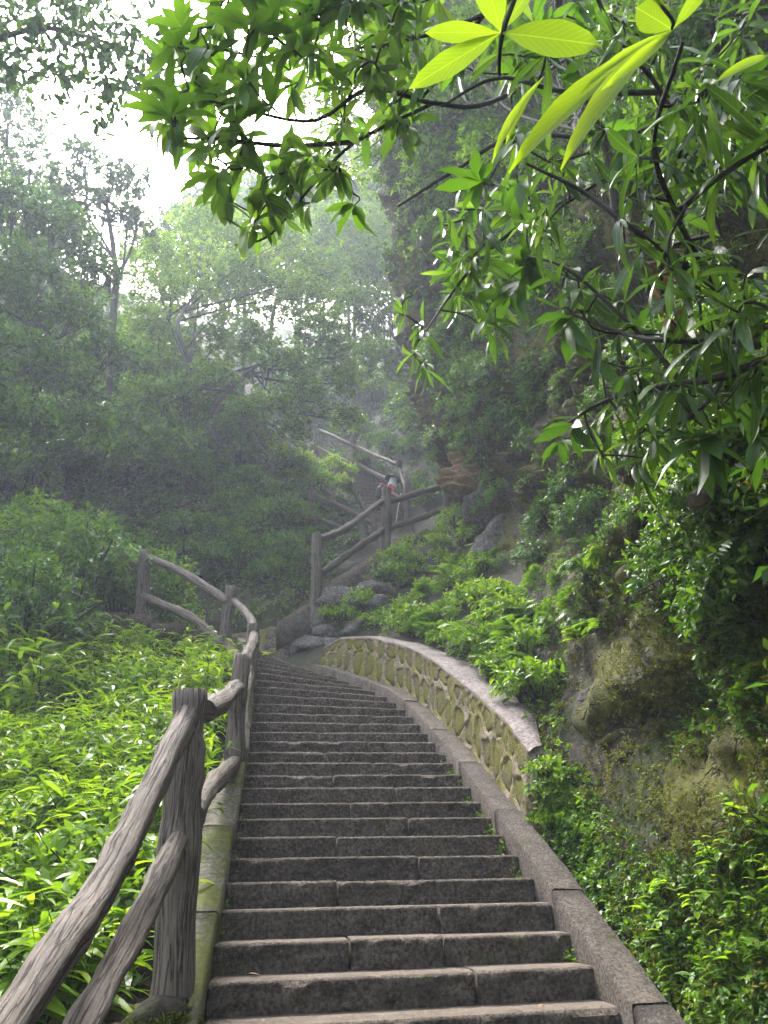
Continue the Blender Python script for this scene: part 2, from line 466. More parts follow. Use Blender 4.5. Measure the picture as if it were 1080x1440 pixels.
ctl += [(-.8, 11.6, 4.4), (-1.9, 12.3, 5.0), (-2.9, 12.4, 5.2), (-4.5, 12, 5.0), (-7, 12, 6.0), (-12, 12, 9.5), (-20, 12, 14),
        (-2.2, 14.1, 5.6), (-.5, 14.2, 5.9), (-.2, 13.35, 5.3), (.58, 13.5, 6.0), (2.02, 14.5, 7.5), (3.48, 15.5, 8.8), (1.1, 12.6, 5.3), (2.2, 12.4, 5.9), (3.2, 13.2, 7.0), (1.2, 14.9, 7.2), (2.6, 15.9, 8.7),
        (.66, 19, 10.15), (2.34, 18.5, 9.75), (3.6, 20.5, 11.3), (2.9, 20, 10.75), (3.6, 22, 12.7), (2.4, 25, 15.55), (1.0, 27.2, 17.2), (3.2, 17.4, 9.1),
        (-3, 15.3, 7.0), (-3, 17, 10), (-3.2, 20, 14.2), (-.8, 16, 7.9), (-.8, 18.5, 11.6), (-.5, 22, 14.6), (-8, 16, 9.5), (-8, 21, 16.5), (-15, 18, 17), (-15, 26, 26), (-6, 28, 24), (0, 32, 22.5), (3.5, 30, 20.5), (8, 30, 26), (-25, 25, 28),
        (-20, 45, 42), (0, 45, 36), (12, 45, 40), (5, 22, 14.6), (5.5, 17, 11), (9, 20, 19), (9, 10, 14), (9, 2, 10), (14, 10, 20), (16, 30, 33), (-25, 2, 12), (-25, 60, 56), (0, 62, 52), (20, 60, 56)]
ctl = np.array(ctl)
def tps_k(r2): return np.where(r2 > 1e-9, r2 * np.log(np.maximum(r2, 1e-9)), 0)
_A = tps_k(((ctl[:, None, :2] - ctl[None, :, :2]) ** 2).sum(-1)) + np.eye(len(ctl)) * .03
_Pm = np.hstack([np.ones((len(ctl), 1)), ctl[:, :2]])
_S = np.block([[_A, _Pm], [_Pm.T, np.zeros((3, 3))]])
_W = np.linalg.solve(_S, np.concatenate([ctl[:, 2], np.zeros(3)]))
def tps(X, Y):
    q = np.stack([X, Y], -1)
    return tps_k(((q[:, None, :] - ctl[None, :, :2]) ** 2).sum(-1)) @ _W[:-3] + _W[-3] + q @ _W[-2:]
def seg_d(P, a, b):
    d = b - a; t = np.clip(((P - a) @ d) / (d @ d), 0, 1)
    return np.linalg.norm(P - (a + t[:, None] * d), axis=1)
# corridors that the ground must stay under: (a, b, z, radius)
CORR = [(STL[n][:2] + [-.05, 0], STR[n][:2] + np.array([.1, 0]), STL[n][2] - .28, .17) for n in STL]
F2 = [np.array(p) for p in ((-1.9, 13.35, 5.45), (-.4, 13.35, 5.6), (.58, 13.55, 6.05), (2.02, 14.55, 7.5), (3.3, 15.5, 8.7))]
F3 = [np.array(p) for p in ((3.3, 16.2, 8.75), (3.1, 18.3, 9.7), (3.0, 20.2, 10.95), (2.9, 22.4, 13.0), (1.9, 25.2, 15.7), (.6, 27.4, 17.5))]
xs = np.concatenate([np.arange(-34, -7, .8), np.arange(-7, 5.2, .13), np.arange(5.2, 26, .8)])
ys = np.concatenate([np.arange(-8, -1, .6), np.arange(-1, 19, .13), np.arange(19, 30, .35), np.arange(30, 70, 1.2)])
GX, GY = np.meshgrid(xs, ys)
P2 = np.stack([GX.ravel(), GY.ravel()], -1)
GZ = np.concatenate([tps(c[:, 0], c[:, 1]) for c in np.array_split(P2, 30)])
p3 = np.column_stack([P2, GZ * .6])
amp = np.clip((P2[:, 1] - 10) / 12, 0, 1)
GZ = GZ + fbm(p3 * .55, 4, 3) * (.1 + .45 * amp) + fbm(p3 * 2.1, 3, 9) * (.04 + .06 * amp)
for a, b, z, rd in CORR:
    d = seg_d(P2, np.asarray(a), np.asarray(b))
    GZ = np.where(d < rd + .12, np.minimum(GZ, z + np.maximum(0, d - rd) * 3.0), GZ)
# level the landings and the upper flights
for pts, hw in ((F2, .75), (F3, .7)):
    for a, b in zip(pts[:-1], pts[1:]):
        off = np.array([-(b - a)[1], (b - a)[0]]); off = off / np.linalg.norm(off)
        sh = off * (hw * .75 if pts is F2 else 0)
        dv = (b - a)[:2]; q = P2 - (a[:2] + sh)
        t = np.clip((q @ dv) / (dv @ dv), 0, 1)
        d = np.linalg.norm(q - t[:, None] * dv, axis=1)
        zz = a[2] + (b[2] - a[2]) * t - .28
        GZ = np.where(d < hw, np.minimum(GZ, zz), GZ)
flat = (P2[:, 1] < 2.0) & (P2[:, 0] > -.55) & (P2[:, 0] < 1.8)
GZ = np.where(flat, -.12, GZ)
nx, ny = len(xs), len(ys)
idx = np.arange(nx * ny).reshape(ny, nx)
TF = np.stack([idx[:-1, :-1], idx[:-1, 1:], idx[1:, 1:], idx[1:, :-1]], -1).reshape(-1, 4)
TV = np.column_stack([P2, GZ])
ground = tag(obj("ground", mesh_tris("ground", TV, TF, smooth=True), M_SOIL), kind="structure")
ground["label"] = "dark forest soil and mossy hillside under the plants"

# ------------------------------------------------------------------ rock face on the right
cb = np.array([(-3, 2.35), (1, 2.2), (3, 2.2), (4.5, 2.3), (6, 2.5), (7.5, 2.85), (9, 3.15), (11, 3.3), (13, 3.25), (14.2, 3.5), (15.2, 4.5), (17, 5.6), (20, 6.2), (26, 7.5), (32, 10)])
cy_ = np.concatenate([np.arange(-3, 2, .2), np.arange(2, 9.5, .05), np.arange(9.5, 32, .2)])
cv = np.concatenate([np.arange(-.8, 4.6, .042), np.arange(4.6, 8, .1), np.arange(8, 17, .25)])
CYg, CVg = np.meshgrid(cy_, cv)
yy, vv = CYg.ravel(), CVg.ravel()
bx = np.interp(yy, cb[:, 0], cb[:, 1])
bx = bx + .0
bz = tps(bx, yy)
HOL = (5.0, 2.35)      # hollow under the mossy bulge: y, z
# profile: sloping toe, a bulging mossy face, an undercut, then a steep wall leaning back
prof = np.interp(vv, [-.8, 0, .7, 1.25, 1.5, 1.75, 2.3, 3.2, 4.2, 6, 9, 17], [-.35, 0, .35, .52, .6, .6, .55, .6, .95, 1.25, 1.75, 3.6])
ovh = np.clip((yy - 8.5) / 3, 0, 1) * np.clip((16 - yy) / 1.5, 0, 1)
prof = prof * (1 - ovh) + ovh * np.interp(vv, [-.8, 0, 1, 2, 5, 9, 17], [-.1, 0, -.05, -.25, -.75, -1.3, -1.6])
tilt = .35 * np.sin(yy * .9) * np.clip(vv, 0, 1)
zz = bz + vv
q = np.stack([bx * 0, yy, zz - .25 * yy], -1)
dsp = fbm(q * np.array([1, .45, .9]), 4, 21) * .42 * np.clip((vv + .3) / 1.2, .1, 1)
sph = (zz + .28 * yy + .35 * fbm(q * .8, 3, 5))
s1 = (sph * 1.7) % 1.0
s2_ = (sph * 6.3 + .6 * vnoise(q * 2.0, 6)) % 1.0
cl_ = np.clip(vv / 1.2, 0, 1)
cell = vnoise(np.floor(np.stack([q[:, 0], yy * 1.9 + .7 * np.floor(sph * 1.7), np.floor(sph * 1.7) * 3.1], -1)) + .5, 12)
cell2 = vnoise(np.floor(np.stack([q[:, 0], yy * 4.3 + 1.7 * np.floor(sph * 6.3), np.floor(sph * 6.3) * 2.7], -1)) + .5, 13)
rockmask = np.clip(.5 + 1.3 * fbm(q * .8 + 5, 3, 55), 0, 1)
dsp = dsp * .8 + cl_ * ((s1 ** 2.2 - .4) * .36 + (s2_ ** 1.5 - .4) * .1 + cell * .26 + cell2 * .12) * (.35 + .65 * rockmask) + fbm(q * 4.2, 5, 31) * .075 + np.abs(vnoise(q * 9, 32)) * -.03
XC = bx + prof - dsp
_m = lambda cy0, cz0, sy_, sz_: np.exp(-((yy - cy0) / sy_) ** 2 - ((zz - cz0 + .27 * (yy - cy0)) / sz_) ** 2)
XC = XC + .5 * _m(HOL[0], HOL[1], .7, .17) - .16 * _m(HOL[0], HOL[1] + .5, .8, .34)
ZC = zz + fbm(q * 1.7, 3, 41) * .1
nyc, nvc = len(cy_), len(cv)
ic = np.arange(nyc * nvc).reshape(nvc, nyc)
CF = np.stack([ic[:-1, :-1], ic[1:, :-1], ic[1:, 1:], ic[:-1, 1:]], -1).reshape(-1, 4)
CVt = np.column_stack([XC, yy, ZC])
cliff = tag(obj("rock_face", mesh_tris("rock_face", CVt, CF, smooth=False), M_ROCK), kind="structure")
cliff["label"] = "dark mossy layered rock face rising beside the stairs"

BV_G = BVHTree.FromPolygons([Vector(v) for v in TV], TF.tolist())
BV_C = BVHTree.FromPolygons([Vector(v) for v in CVt], CF.tolist())
def cast(px, py, which="gc"):
    d = Vector(ray(px, py)).normalized(); best = None
    for k, bv in (("g", BV_G), ("c", BV_C)):
        if k in which:
            h = bv.ray_cast(Vector(CAM), d)
            if h[0] is not None and (best is None or h[3] < best[3]): best = h
    return best
def gz(x, y):
    h = BV_G.ray_cast(Vector((x, y, 90)), Vector((0, 0, -1)))
    return h[0].z if h[0] is not None else 0.0
def in_poly(x, y, poly):
    c = False; j = len(poly) - 1
    for i in range(len(poly)):
        xi, yi = poly[i]; xj, yj = poly[j]
        if (yi > y) != (yj > y) and x < (xj - xi) * (y - yi) / (yj - yi) + xi: c = not c
        j = i
    return c
def sample_poly(poly, n):
    P = np.array(poly); lo, hi = P.min(0), P.max(0); out = []
    while len(out) < n:
        x, y = rng.uniform(lo[0], hi[0]), rng.uniform(lo[1], hi[1])
        if in_poly(x, y, poly): out.append((x, y))
    return out
# ------------------------------------------------------------------ stairs
def step_block(La, Ra, Lb, Rb, t0, t1, K=10, drop=RISE + .06, seed=0, gap=.006, fine=False):
    r = np.random.default_rng(seed)
    ln = np.linalg.norm(Ra - La)
    if fine: K = max(8, int(ln * (t1 - t0) / .022))
    t0 += gap / ln; t1 -= gap / ln
    rows = []
    zoff = r.uniform(-.004, .004); yo = r.uniform(-.012, .012); tool = r.random() < .3
    zf = [-drop, -.14, -.118, -.096, -.074, -.052, -.03] if fine else [-drop, -.085]
    tt = np.linspace(t0, t1, K + 1)
    q = np.array([[t * ln * 16, z * 26, seed * 3.7] for t in tt for z in zf])
    rg = fbm(q, 3, 7).reshape(K + 1, len(zf)) * (.016 if not tool else .006)
    ch_n = np.maximum(0, vnoise(np.column_stack([tt * ln * 7, tt * 0 + seed * 1.3, tt * 0]), 4) - .35) * .03
    for k, t in enumerate(tt):
        f = La + (Ra - La) * t; b = Lb + (Rb - Lb) * t
        d = b - f; d[2] = 0; d = d / np.linalg.norm(d)
        f = f + d * yo
        ch = ch_n[k] + max(0, r.normal(0, .0025))
        e = .014 if k in (0, K) else 0
        z = f[2] + zoff
        bb = np.array([b[0], b[1], z]) + d * .05
        row = [np.array([*(f + d * (.008 - rg[k, i] + e))[:2], z + zz_]) for i, zz_ in enumerate(zf)]
        row += [np.array([*(f + d * (.004 + ch * .6 + e))[:2], z - .012 - ch]), np.array([*(f + d * (.016 + ch + e))[:2], z - e * .3 - ch * .25]), np.array([*(f + d * .1)[:2], z + r.uniform(-.002, .002)]), bb, np.array([*bb[:2], z - drop])]
        rows.append(row)
    m = len(rows[0]); V = np.array(rows).reshape(-1, 3); F = []
    for k in range(K):
        for j in range(m):
            a0, a1 = k * m + j, k * m + (j + 1) % m
            F += [(a0, a0 + m, a1 + m), (a0, a1 + m, a1)]
    for base, flip in ((0, False), (K * m, True)):
        for j in range(1, m - 1):
            F.append((base, base + j + 1, base + j) if flip else (base, base + j, base + j + 1))
    return V, np.array(F)
stair = thing("stone_staircase", "long flight of dark chiselled stone steps curving left up the hill", "staircase", (0, 0, 0))
JT = {-1: (), 0: (.67,), 1: (.36, .62), 2: (.64,), 3: (.35,), 4: (.64,), 5: (.37,), 6: (.66,), 7: (.45,), 8: (.66,), 9: (.4,), 10: (.6,)}
for n in range(-8, NLAST + 1):
    La, Ra = STL[n].copy(), STR[n].copy()
    if n < NLAST: Lb, Rb = STL[n + 1], STR[n + 1]
    else: Lb, Rb = La + np.array([-.5, .06, 0]), Ra + np.array([-.5, .04, 0])
    La[0] -= .02; Ra[0] += .02
    cuts = [0] + list(JT.get(n, ((.38,) if n % 2 else (.63,)))) + [1]
    for i in range(len(cuts) - 1):
        V, F = step_block(La, Ra, Lb, Rb, cuts[i], cuts[i + 1], 8, seed=n * 7 + i + 500, fine=-3 <= n < 13)
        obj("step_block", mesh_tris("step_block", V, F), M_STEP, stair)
# landings
def slab(name, poly, z0, z1, material, parent=None, jitter=0.0):
    P = np.array(poly, float); m = len(P)
    z1 = np.broadcast_to(z1, (m,)); z0 = np.broadcast_to(z0, (m,))
    V = np.vstack([np.column_stack([P, z0]), np.column_stack([P, z1])]); F = []
    for j in range(1, m - 1):
        F.append((0, j + 1, j)); F.append((m, m + j, m + j + 1))
    for j in range(m):
        k = (j + 1) % m
        F += [(j, k, m + k), (j, m + k, m + j)]
    return obj(name, mesh_tris(name, V, np.array(F)), material, parent)
land = tag(slab("path", [(-.6, -8), (1.9, -8), (1.9, 1.9), (-.6, 1.9)], -.25, .0, M_KERB), kind="structure")
land["label"] = "stone paved landing at the foot of the stairs"
ul = thing("stone_landing", "small stone landing where the lower stairs turn back", "landing")
for i, (x0, x1) in enumerate(((-2.9, -2.38), (-3.45, -2.92))):
    for j, (y0, y1) in enumerate(((11.55, 12.4), (12.42, 13.3), (13.32, 14.3))):
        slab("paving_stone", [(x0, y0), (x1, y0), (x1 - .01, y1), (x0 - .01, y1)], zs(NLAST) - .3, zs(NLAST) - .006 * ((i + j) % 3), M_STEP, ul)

def flight(root, pts, nsteps, hw, side, name):
    """steps along a 3D polyline; side +1: the steps lie to the left of the line, 0: centred"""
    P = smooth_path(pts, nsteps + 1)
    for k in range(nsteps):
        a, b = P[k], P[k + 1]
        d = (b - a); d[2] = 0; d = d / np.linalg.norm(d); o = np.array([-d[1], d[0], 0])
        lo, hi = (0, hw * 2) if side else (-hw, hw)
        La, Ra = a + o * hi, a + o * lo
        Lb, Rb = b + o * hi, b + o * lo
        La[2] = Ra[2] = Lb[2] = Rb[2] = b[2]
        V, F = step_block(La, Ra, Lb, Rb, 0, 1, 6, drop=.3, seed=k + 90)
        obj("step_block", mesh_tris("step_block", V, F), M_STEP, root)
f2 = thing("upper_staircase", "stone steps climbing right behind the log railing above the mossy bank", "staircase")
flight(f2, F2, 26, .6, 1, "a")
f3 = thing("far_staircase", "distant brown stone steps climbing away beyond the hiker", "staircase")
flight(f3, F3, 48, .62, 0, "b")

# kerbs
def kerb_run(root, line, w0, w1, up, material, seg, seed, outward):
    """stones along a polyline of nosing ends, between offsets w0..w1 outward"""
    r = np.random.default_rng(seed)
    P = np.array(line); s = np.concatenate([[0], np.cumsum(np.linalg.norm(np.diff(P, axis=0), axis=1))])
    T = np.gradient(P, axis=0); T[:, 2] = 0; T = nrm(T); O = np.stack([T[:, 1], -T[:, 0], 0 * T[:, 0]], -1) * outward
    def at(u):
        p = np.array([np.interp(u, s, P[:, i]) for i in range(3)]); o = nrm(np.array([np.interp(u, s, O[:, i]) for i in range(3)]))
        return p, o
    u = 0.0
    while u < s[-1] - .05:
        v = min(u + seg * r.uniform(.75, 1.25), s[-1])
        if s[-1] - v < .25: v = s[-1]
        K = max(2, int((v - u) / .14)); rows = []; dz = r.uniform(-.004, .008); dw = r.uniform(-.006, .006)
        for k in range(K + 1):
            p, o = at(u + .004 + (v - u - .008) * k / K)
            j = lambda a: r.normal(0, a)
            e = .006 if k in (0, K) else 0
            rows.append([p + o * (w0 + dw) + [0, 0, up - .5], p + o * (w0 + dw + j(.002)) + [0, 0, up - .02 + dz], p + o * (w0 + dw + .014 + j(.002)) + [0, 0, up + dz - e + j(.002)],
                         p + o * (w1 - .012 + j(.004)) + [0, 0, up + dz - e + j(.003)], p + o * (w1 + j(.004)) + [0, 0, up - .02 + dz], p + o * w1 + [0, 0, up - .5]])
        V = np.array(rows).reshape(-1, 3); m = 6; F = []
        for k in range(K):
            for q in range(m):
                a0, a1 = k * m + q, k * m + (q + 1) % m
                F += [(a0, a1, a1 + m), (a0, a1 + m, a0 + m)]
        for q in range(1, m - 1):
            F.append((0, q, q + 1)); F.append((K * m, K * m + q + 1, K * m + q))
        obj("kerb_stone", mesh_tris("kerb_stone", V, np.array(F)), material, root)
        u = v
ns = list(range(-8, 25))
rk = thing("stair_kerb", "pale brown sloping stone kerb along the stairs below the mossy rock", "kerb")
kerb_run(rk, [STR[n] + [0, 0.02, 0] for n in ns], -.004, .185, .1, M_KERB, 1.1, 3, 1)
lk = thing("stair_kerb", "green mossy stone kerb along the stairs under the log railing", "kerb")
kerb_run(lk, [STL[n] + [-.012, 0, 0] for n in range(-8, 27)], 0, .21, .07, M_KERBMOSS, 1.0, 4, -1)

# ------------------------------------------------------------------ curved retaining wall
wall = thing("retaining_wall", "low curved retaining wall of mossy oval stones set in pale mortar", "wall")
WN = np.linspace(5.1, 24.2, 90)
nn = np.array(sorted(STR)); RX = np.array([STR[n] for n in nn])
Rp = np.stack([np.interp(WN, nn, RX[:, i]) for i in range(3)], -1)
for _ in range(6): Rp[1:-1] = (Rp[:-2] + 2 * Rp[1:-1] + Rp[2:]) / 4
Tn = np.gradient(Rp, axis=0); Tn[:, 2] = 0; Tn = nrm(Tn); On = np.stack([Tn[:, 1], -Tn[:, 0], 0 * Tn[:, 0]], -1)
ws = np.concatenate([[0], np.cumsum(np.linalg.norm(np.diff(Rp, axis=0), axis=1))]); WLEN = ws[-1]
wh = np.interp(ws, [0, .5, WLEN - 1.4, WLEN - .5, WLEN], [.5, .58, .62, .5, .3])
wt = np.interp(ws, [0, .8, 2.2, 3.6, WLEN], [.1, .3, .62, .5, .22])
WF = .18
def wpt(s, v, out=0.0):
    """point on the wall front: s along, v 0..1 up, out towards the path"""
    p = np.array([np.interp(s, ws, Rp[:, i]) for i in range(3)]); o = nrm(np.array([np.interp(s, ws, On[:, i]) for i in range(3)]))
    h = np.interp(s, ws, wh)
    return p + o * (WF + .07 * v - out) + np.array([0, 0, .06 + v * h])
NW_ = len(WN)
def strip(rows, m, flip=False):
    V = np.array(rows).reshape(-1, 3); F = []; n_ = len(rows)
    for k in range(n_ - 1):
        for q in range(m):
            a0, a1 = k * m + q, k * m + (q + 1) % m
            F += [(a0, a1, a1 + m), (a0, a1 + m, a0 + m)]
    for q in range(1, m - 1):
        F.append((0, q, q + 1)); F.append(((n_ - 1) * m, (n_ - 1) * m + q + 1, (n_ - 1) * m + q))
    return V, np.array(F)
rows = []
for i in range(NW_):
    p, o, h = Rp[i], On[i], wh[i]
    rows.append([p + o * (WF + .05) + [0, 0, -.2], p + o * (WF + .12) + [0, 0, .06 + h - .02], p + o * (WF + .07 + wt[i]) + [0, 0, .06 + h - .02], p + o * (WF + .07 + wt[i]) + [0, 0, -.2]])
obj("wall_core", mesh_tris("wall_core", *strip(rows, 4)), M_MORTAR, wall)
rows = []
for i in range(NW_):
    p, o, h = Rp[i], On[i], wh[i]; j = lambda a=.004: rng.normal(0, a)
    w0, w1 = WF + .07 - .012, WF + .07 + wt[i]
    b = .06 + h - .03
    rows.append([p + o * (w0 + .02) + [0, 0, b - .03], p + o * (w0 + j()) + [0, 0, b + .004], p + o * (w0 + .008 + j()) + [0, 0, b + .03], p + o * (w0 + .04) + [0, 0, b + .046 + j()], p + o * ((w0 + w1) / 2) + [0, 0, b + .065 + j()], p + o * w1 + [0, 0, b + .075 + j()], p + o * (w1 + .01) + [0, 0, b]])
obj("wall_cap", mesh_tris("wall_cap", *strip(rows, 7)), M_CAP, wall)
def lay_stones(length, lo, seed):
    r = random.Random(seed); out = []; s = lo
    while s < length - .12:
        wd = r.uniform(.24, .38)
        hh = r.uniform(.46, .64)
        out.append((s + wd / 2, .05 + hh / 2, wd * .5 - .026, hh * .5 - .03, r.uniform(0, 6), r.uniform(0, 6)))
        rest = .97 - (.05 + hh)
        if wd > .29 and r.random() < .5:
            sp = r.uniform(.42, .58)
            for a, b in ((0, sp), (sp, 1)):
                hv = rest * r.uniform(.8, 1)
                out.append((s + wd * (a + b) / 2, .97 - rest / 2, wd * (b - a) * .5 - .02, hv * .5 - .03, r.uniform(0, 6), r.uniform(0, 6)))
        elif r.random() < .2 and rest > .45:
            out.append((s + wd / 2, .97 - rest * .75, wd * .5 - .026, rest * .22 - .02, r.uniform(0, 6), r.uniform(0, 6))); out.append((s + wd / 2, .97 - rest * .25, wd * .5 - .03, rest * .22 - .02, r.uniform(0, 6), r.uniform(0, 6)))
        else:
            out.append((s + wd / 2 + r.uniform(-.03, .03), .97 - rest / 2, wd * .5 - .024, rest * .5 - .03, r.uniform(0, 6), r.uniform(0, 6)))
        s += wd
    return out
def outline(st, th):
    rr = 1 + .13 * np.sin(2 * th + st[4]) + .1 * np.sin(3 * th + st[5]) + .05 * np.sin(5 * th + st[4] * 2)
    pw = 2.5
    return rr * (np.abs(np.cos(th)) ** pw + np.abs(np.sin(th)) ** pw) ** (-1 / pw)
def face_mesh(stones, length, wp, ns_, nv_):
    s = np.linspace(.0, length, ns_); v = np.linspace(-.12, 1.0, nv_)
    SS, VV = np.meshgrid(s, v, indexing='ij'); best = np.full(SS.shape, 9.0)
    for st in stones:
        dx, dy = (SS - st[0]) / st[2], (VV - st[1]) / st[3]
        best = np.minimum(best, np.hypot(dx, dy) / outline(st, np.arctan2(dy, dx)))
    nz = fbm(np.stack([SS.ravel() * 9, VV.ravel() * 7, VV.ravel() * 0], -1), 3, 3).reshape(SS.shape)
    out = np.where(best < 1.02, -.016, .006 + .011 * np.exp(-((best - 1.14) / .1) ** 2) + .008 * nz)
    out[0, :] = -.3; out[-1, :] = -.2; SS[1, :] = SS[0, :] + .002
    V = np.array([wp(SS[i, k], VV[i, k], out[i, k]) for i in range(ns_) for k in range(nv_)])
    ix = np.arange(ns_ * nv_).reshape(ns_, nv_)
    F = np.stack([ix[:-1, :-1], ix[:-1, 1:], ix[1:, 1:], ix[1:, :-1]], -1).reshape(-1, 4)
    return mesh_tris("mortar_face", V, F, smooth=True)
def stone_mesh(st, wp, seed):
    r = np.random.default_rng(seed); K = 16; th = np.linspace(0, 2 * np.pi, K, endpoint=False); oo = outline(st, th)
    V = []
    for f, out in ((1.0, -.03), (.92, -.004), (.6, .004)):
        for a, o_ in zip(th, oo):
            V.append(wp(st[0] + st[2] * f * o_ * math.cos(a), st[1] + st[3] * f * o_ * math.sin(a), out + r.uniform(-.005, .005)))
    V.append(wp(st[0], st[1], .004)); F = []
    for L_ in (0, K):
        for k in range(K):
            k2 = (k + 1) % K; F += [(L_ + k, L_ + k2, L_ + K + k2), (L_ + k, L_ + K + k2, L_ + K + k)]
    for k in range(K): F.append((2 * K + k, 2 * K + (k + 1) % K, 3 * K))
    return mesh_tris("wall_stone", np.array(V), np.array(F))
stones1 = lay_stones(WLEN, .06, 4)
obj("mortar_face", face_mesh(stones1, WLEN, wpt, 330, 34), M_MORTAR, wall)
for k, st_ in enumerate(stones1): obj("wall_stone", stone_mesh(st_, wpt, k), M_WSTONE, wall)

# small wall that holds the upper stairs, seen behind the railing
w2 = thing("retaining_wall", "rough stone and mortar wall holding up the railed upper steps", "wall")
W2 = smooth_path([(-1.75, 13.18, 4.9), (-.9, 13.05, 4.78), (-.1, 12.95, 4.72), (.52, 13.1, 4.9)], 30)
T2 = nrm(np.gradient(W2, axis=0) * [1, 1, 0]); O2 = np.stack([T2[:, 1], -T2[:, 0], 0 * T2[:, 0]], -1)
s2 = np.concatenate([[0], np.cumsum(np.linalg.norm(np.diff(W2, axis=0), axis=1))])
top2 = np.interp(s2, [0, 1.2, s2[-1]], [5.4, 5.5, 5.7])
def wpt2(s, v, out=0.0):
    p = np.array([np.interp(s, s2, W2[:, i]) for i in range(3)]); o = nrm(np.array([np.interp(s, s2, O2[:, i]) for i in range(3)]))
    tz = np.interp(s, s2, top2)
    return np.array([*(p + o * (out - .04 * v))[:2], p[2] + (tz - p[2]) * v])
rows = [[wpt2(s, -.4), wpt2(s, 1.0), wpt2(s, 1.03, -.04), wpt2(s, 1.03, -.35), wpt2(s, -.4, -.35)] for s in s2]
V = np.array(rows).reshape(-1, 3); m = 5; F = []
for k in range(len(s2) - 1):
    for q in range(m):
        a0, a1 = k * m + q, k * m + (q + 1) % m
        F += [(a0, a0 + m, a1 + m), (a0, a1 + m, a1)]
obj("wall_body", mesh_tris("wall_body", V, np.array(F)), M_MORTAR, w2)
stones2 = lay_stones(s2[-1], .05, 9)
obj("mortar_face", face_mesh(stones2, s2[-1], lambda s, v, o=0.0: wpt2(s, v, o + .02), 110, 26), M_MORTAR, w2)
for k, st_ in enumerate(stones2): obj("wall_stone", stone_mesh(st_, lambda s, v, o=0.0: wpt2(s, v, o + .02), 70 + k), M_ROCKBARE, w2)

# ------------------------------------------------------------------ log railings
def log_mesh(name, pts, r0, r1, seed, segs=18, n=None, bend=0.03, off=None):
    P = np.asarray(pts, float)
    L = np.linalg.norm(np.diff(P, axis=0), axis=1).sum()
    n = n or max(8, int(L / .07))
    S = smooth_path(P, n)
    r = np.random.default_rng(seed)
    t = np.linspace(0, 1, n)
    S = S + (np.stack([np.sin(t * 5 + r.uniform(0, 6)), np.sin(t * 4 + r.uniform(0, 6)), np.sin(t * 6 + r.uniform(0, 6))], -1) * bend * (t * (1 - t) * 4)[:, None])
    rad = lerp(r0, r1, t) * (1 + .05 * np.sin(t * 11 + r.uniform(0, 6)) + .04 * np.sin(t * 23 + r.uniform(0, 6)))
    k = r.integers(1, 4)
    for _ in range(k):
        c = r.uniform(.15, .85); rad = rad * (1 + .13 * np.exp(-((t - c) / .03) ** 2))
    V, F, U = tube(S, rad, segs, .13, seed, True, .22)
    U = U + r.uniform(0, 5, 2)
    return mesh_tris(name, V, F, None, True, U)
def railing(label, posts, rails, material, pr=.085, group=None):
    root = thing("log_railing", label, "railing", group=group)
    for i, (b, t, r) in enumerate(posts):
        b = np.array(b); t = np.array(t); d = (t - b)
        o = obj("post", log_mesh("post", [b - d * .42, b + d * .5, t], r * 1.12, r, i * 13 + len(label), 20, bend=.012), material[0], root)
    for i, (pts, r0, r1, mt) in enumerate(rails):
        obj("rail", log_mesh("rail", pts, r0, r1, i * 17 + 3 + len(label), 18, bend=.02), mt, root)
    return root
def post_y(bx_, by_, tx_, ty_, Y): return aty(bx_, by_, Y), aty(tx_, ty_, Y)
p1b, p1t = post_y(243, 1392, 268, 970, 4.0)
p2b, p2t = post_y(328, 1110, 340, 922, 7.1)
p3b, p3t = post_y(347, 1010, 357, 878, 9.15)
p4b, p4t = post_y(312, 938, 326, 826, 10.9)
p5b, p5t = post_y(195, 892, 205, 776, 11.8)
p1t = p1t + [0, .05, 0]
p6b = np.array([-3.6, 12.9, gz(-3.6, 12.9)]); p6t = p6b + [0, 0, 1.25]
e1 = aty(20, 1440, 2.1); e1l = aty(118, 1440, 2.45)
f1 = e1 + (e1 - aty(262, 1008, 4.0)) * .75
f1l = e1l + (e1l - aty(246, 1185, 4.0)) * .95
p0b = np.array([f1[0] - .02, f1[1], -.1]); p0t = np.array([f1[0] - .04, f1[1] - .02, f1[2] + .22])
off = np.array([.0, -.05, 0])
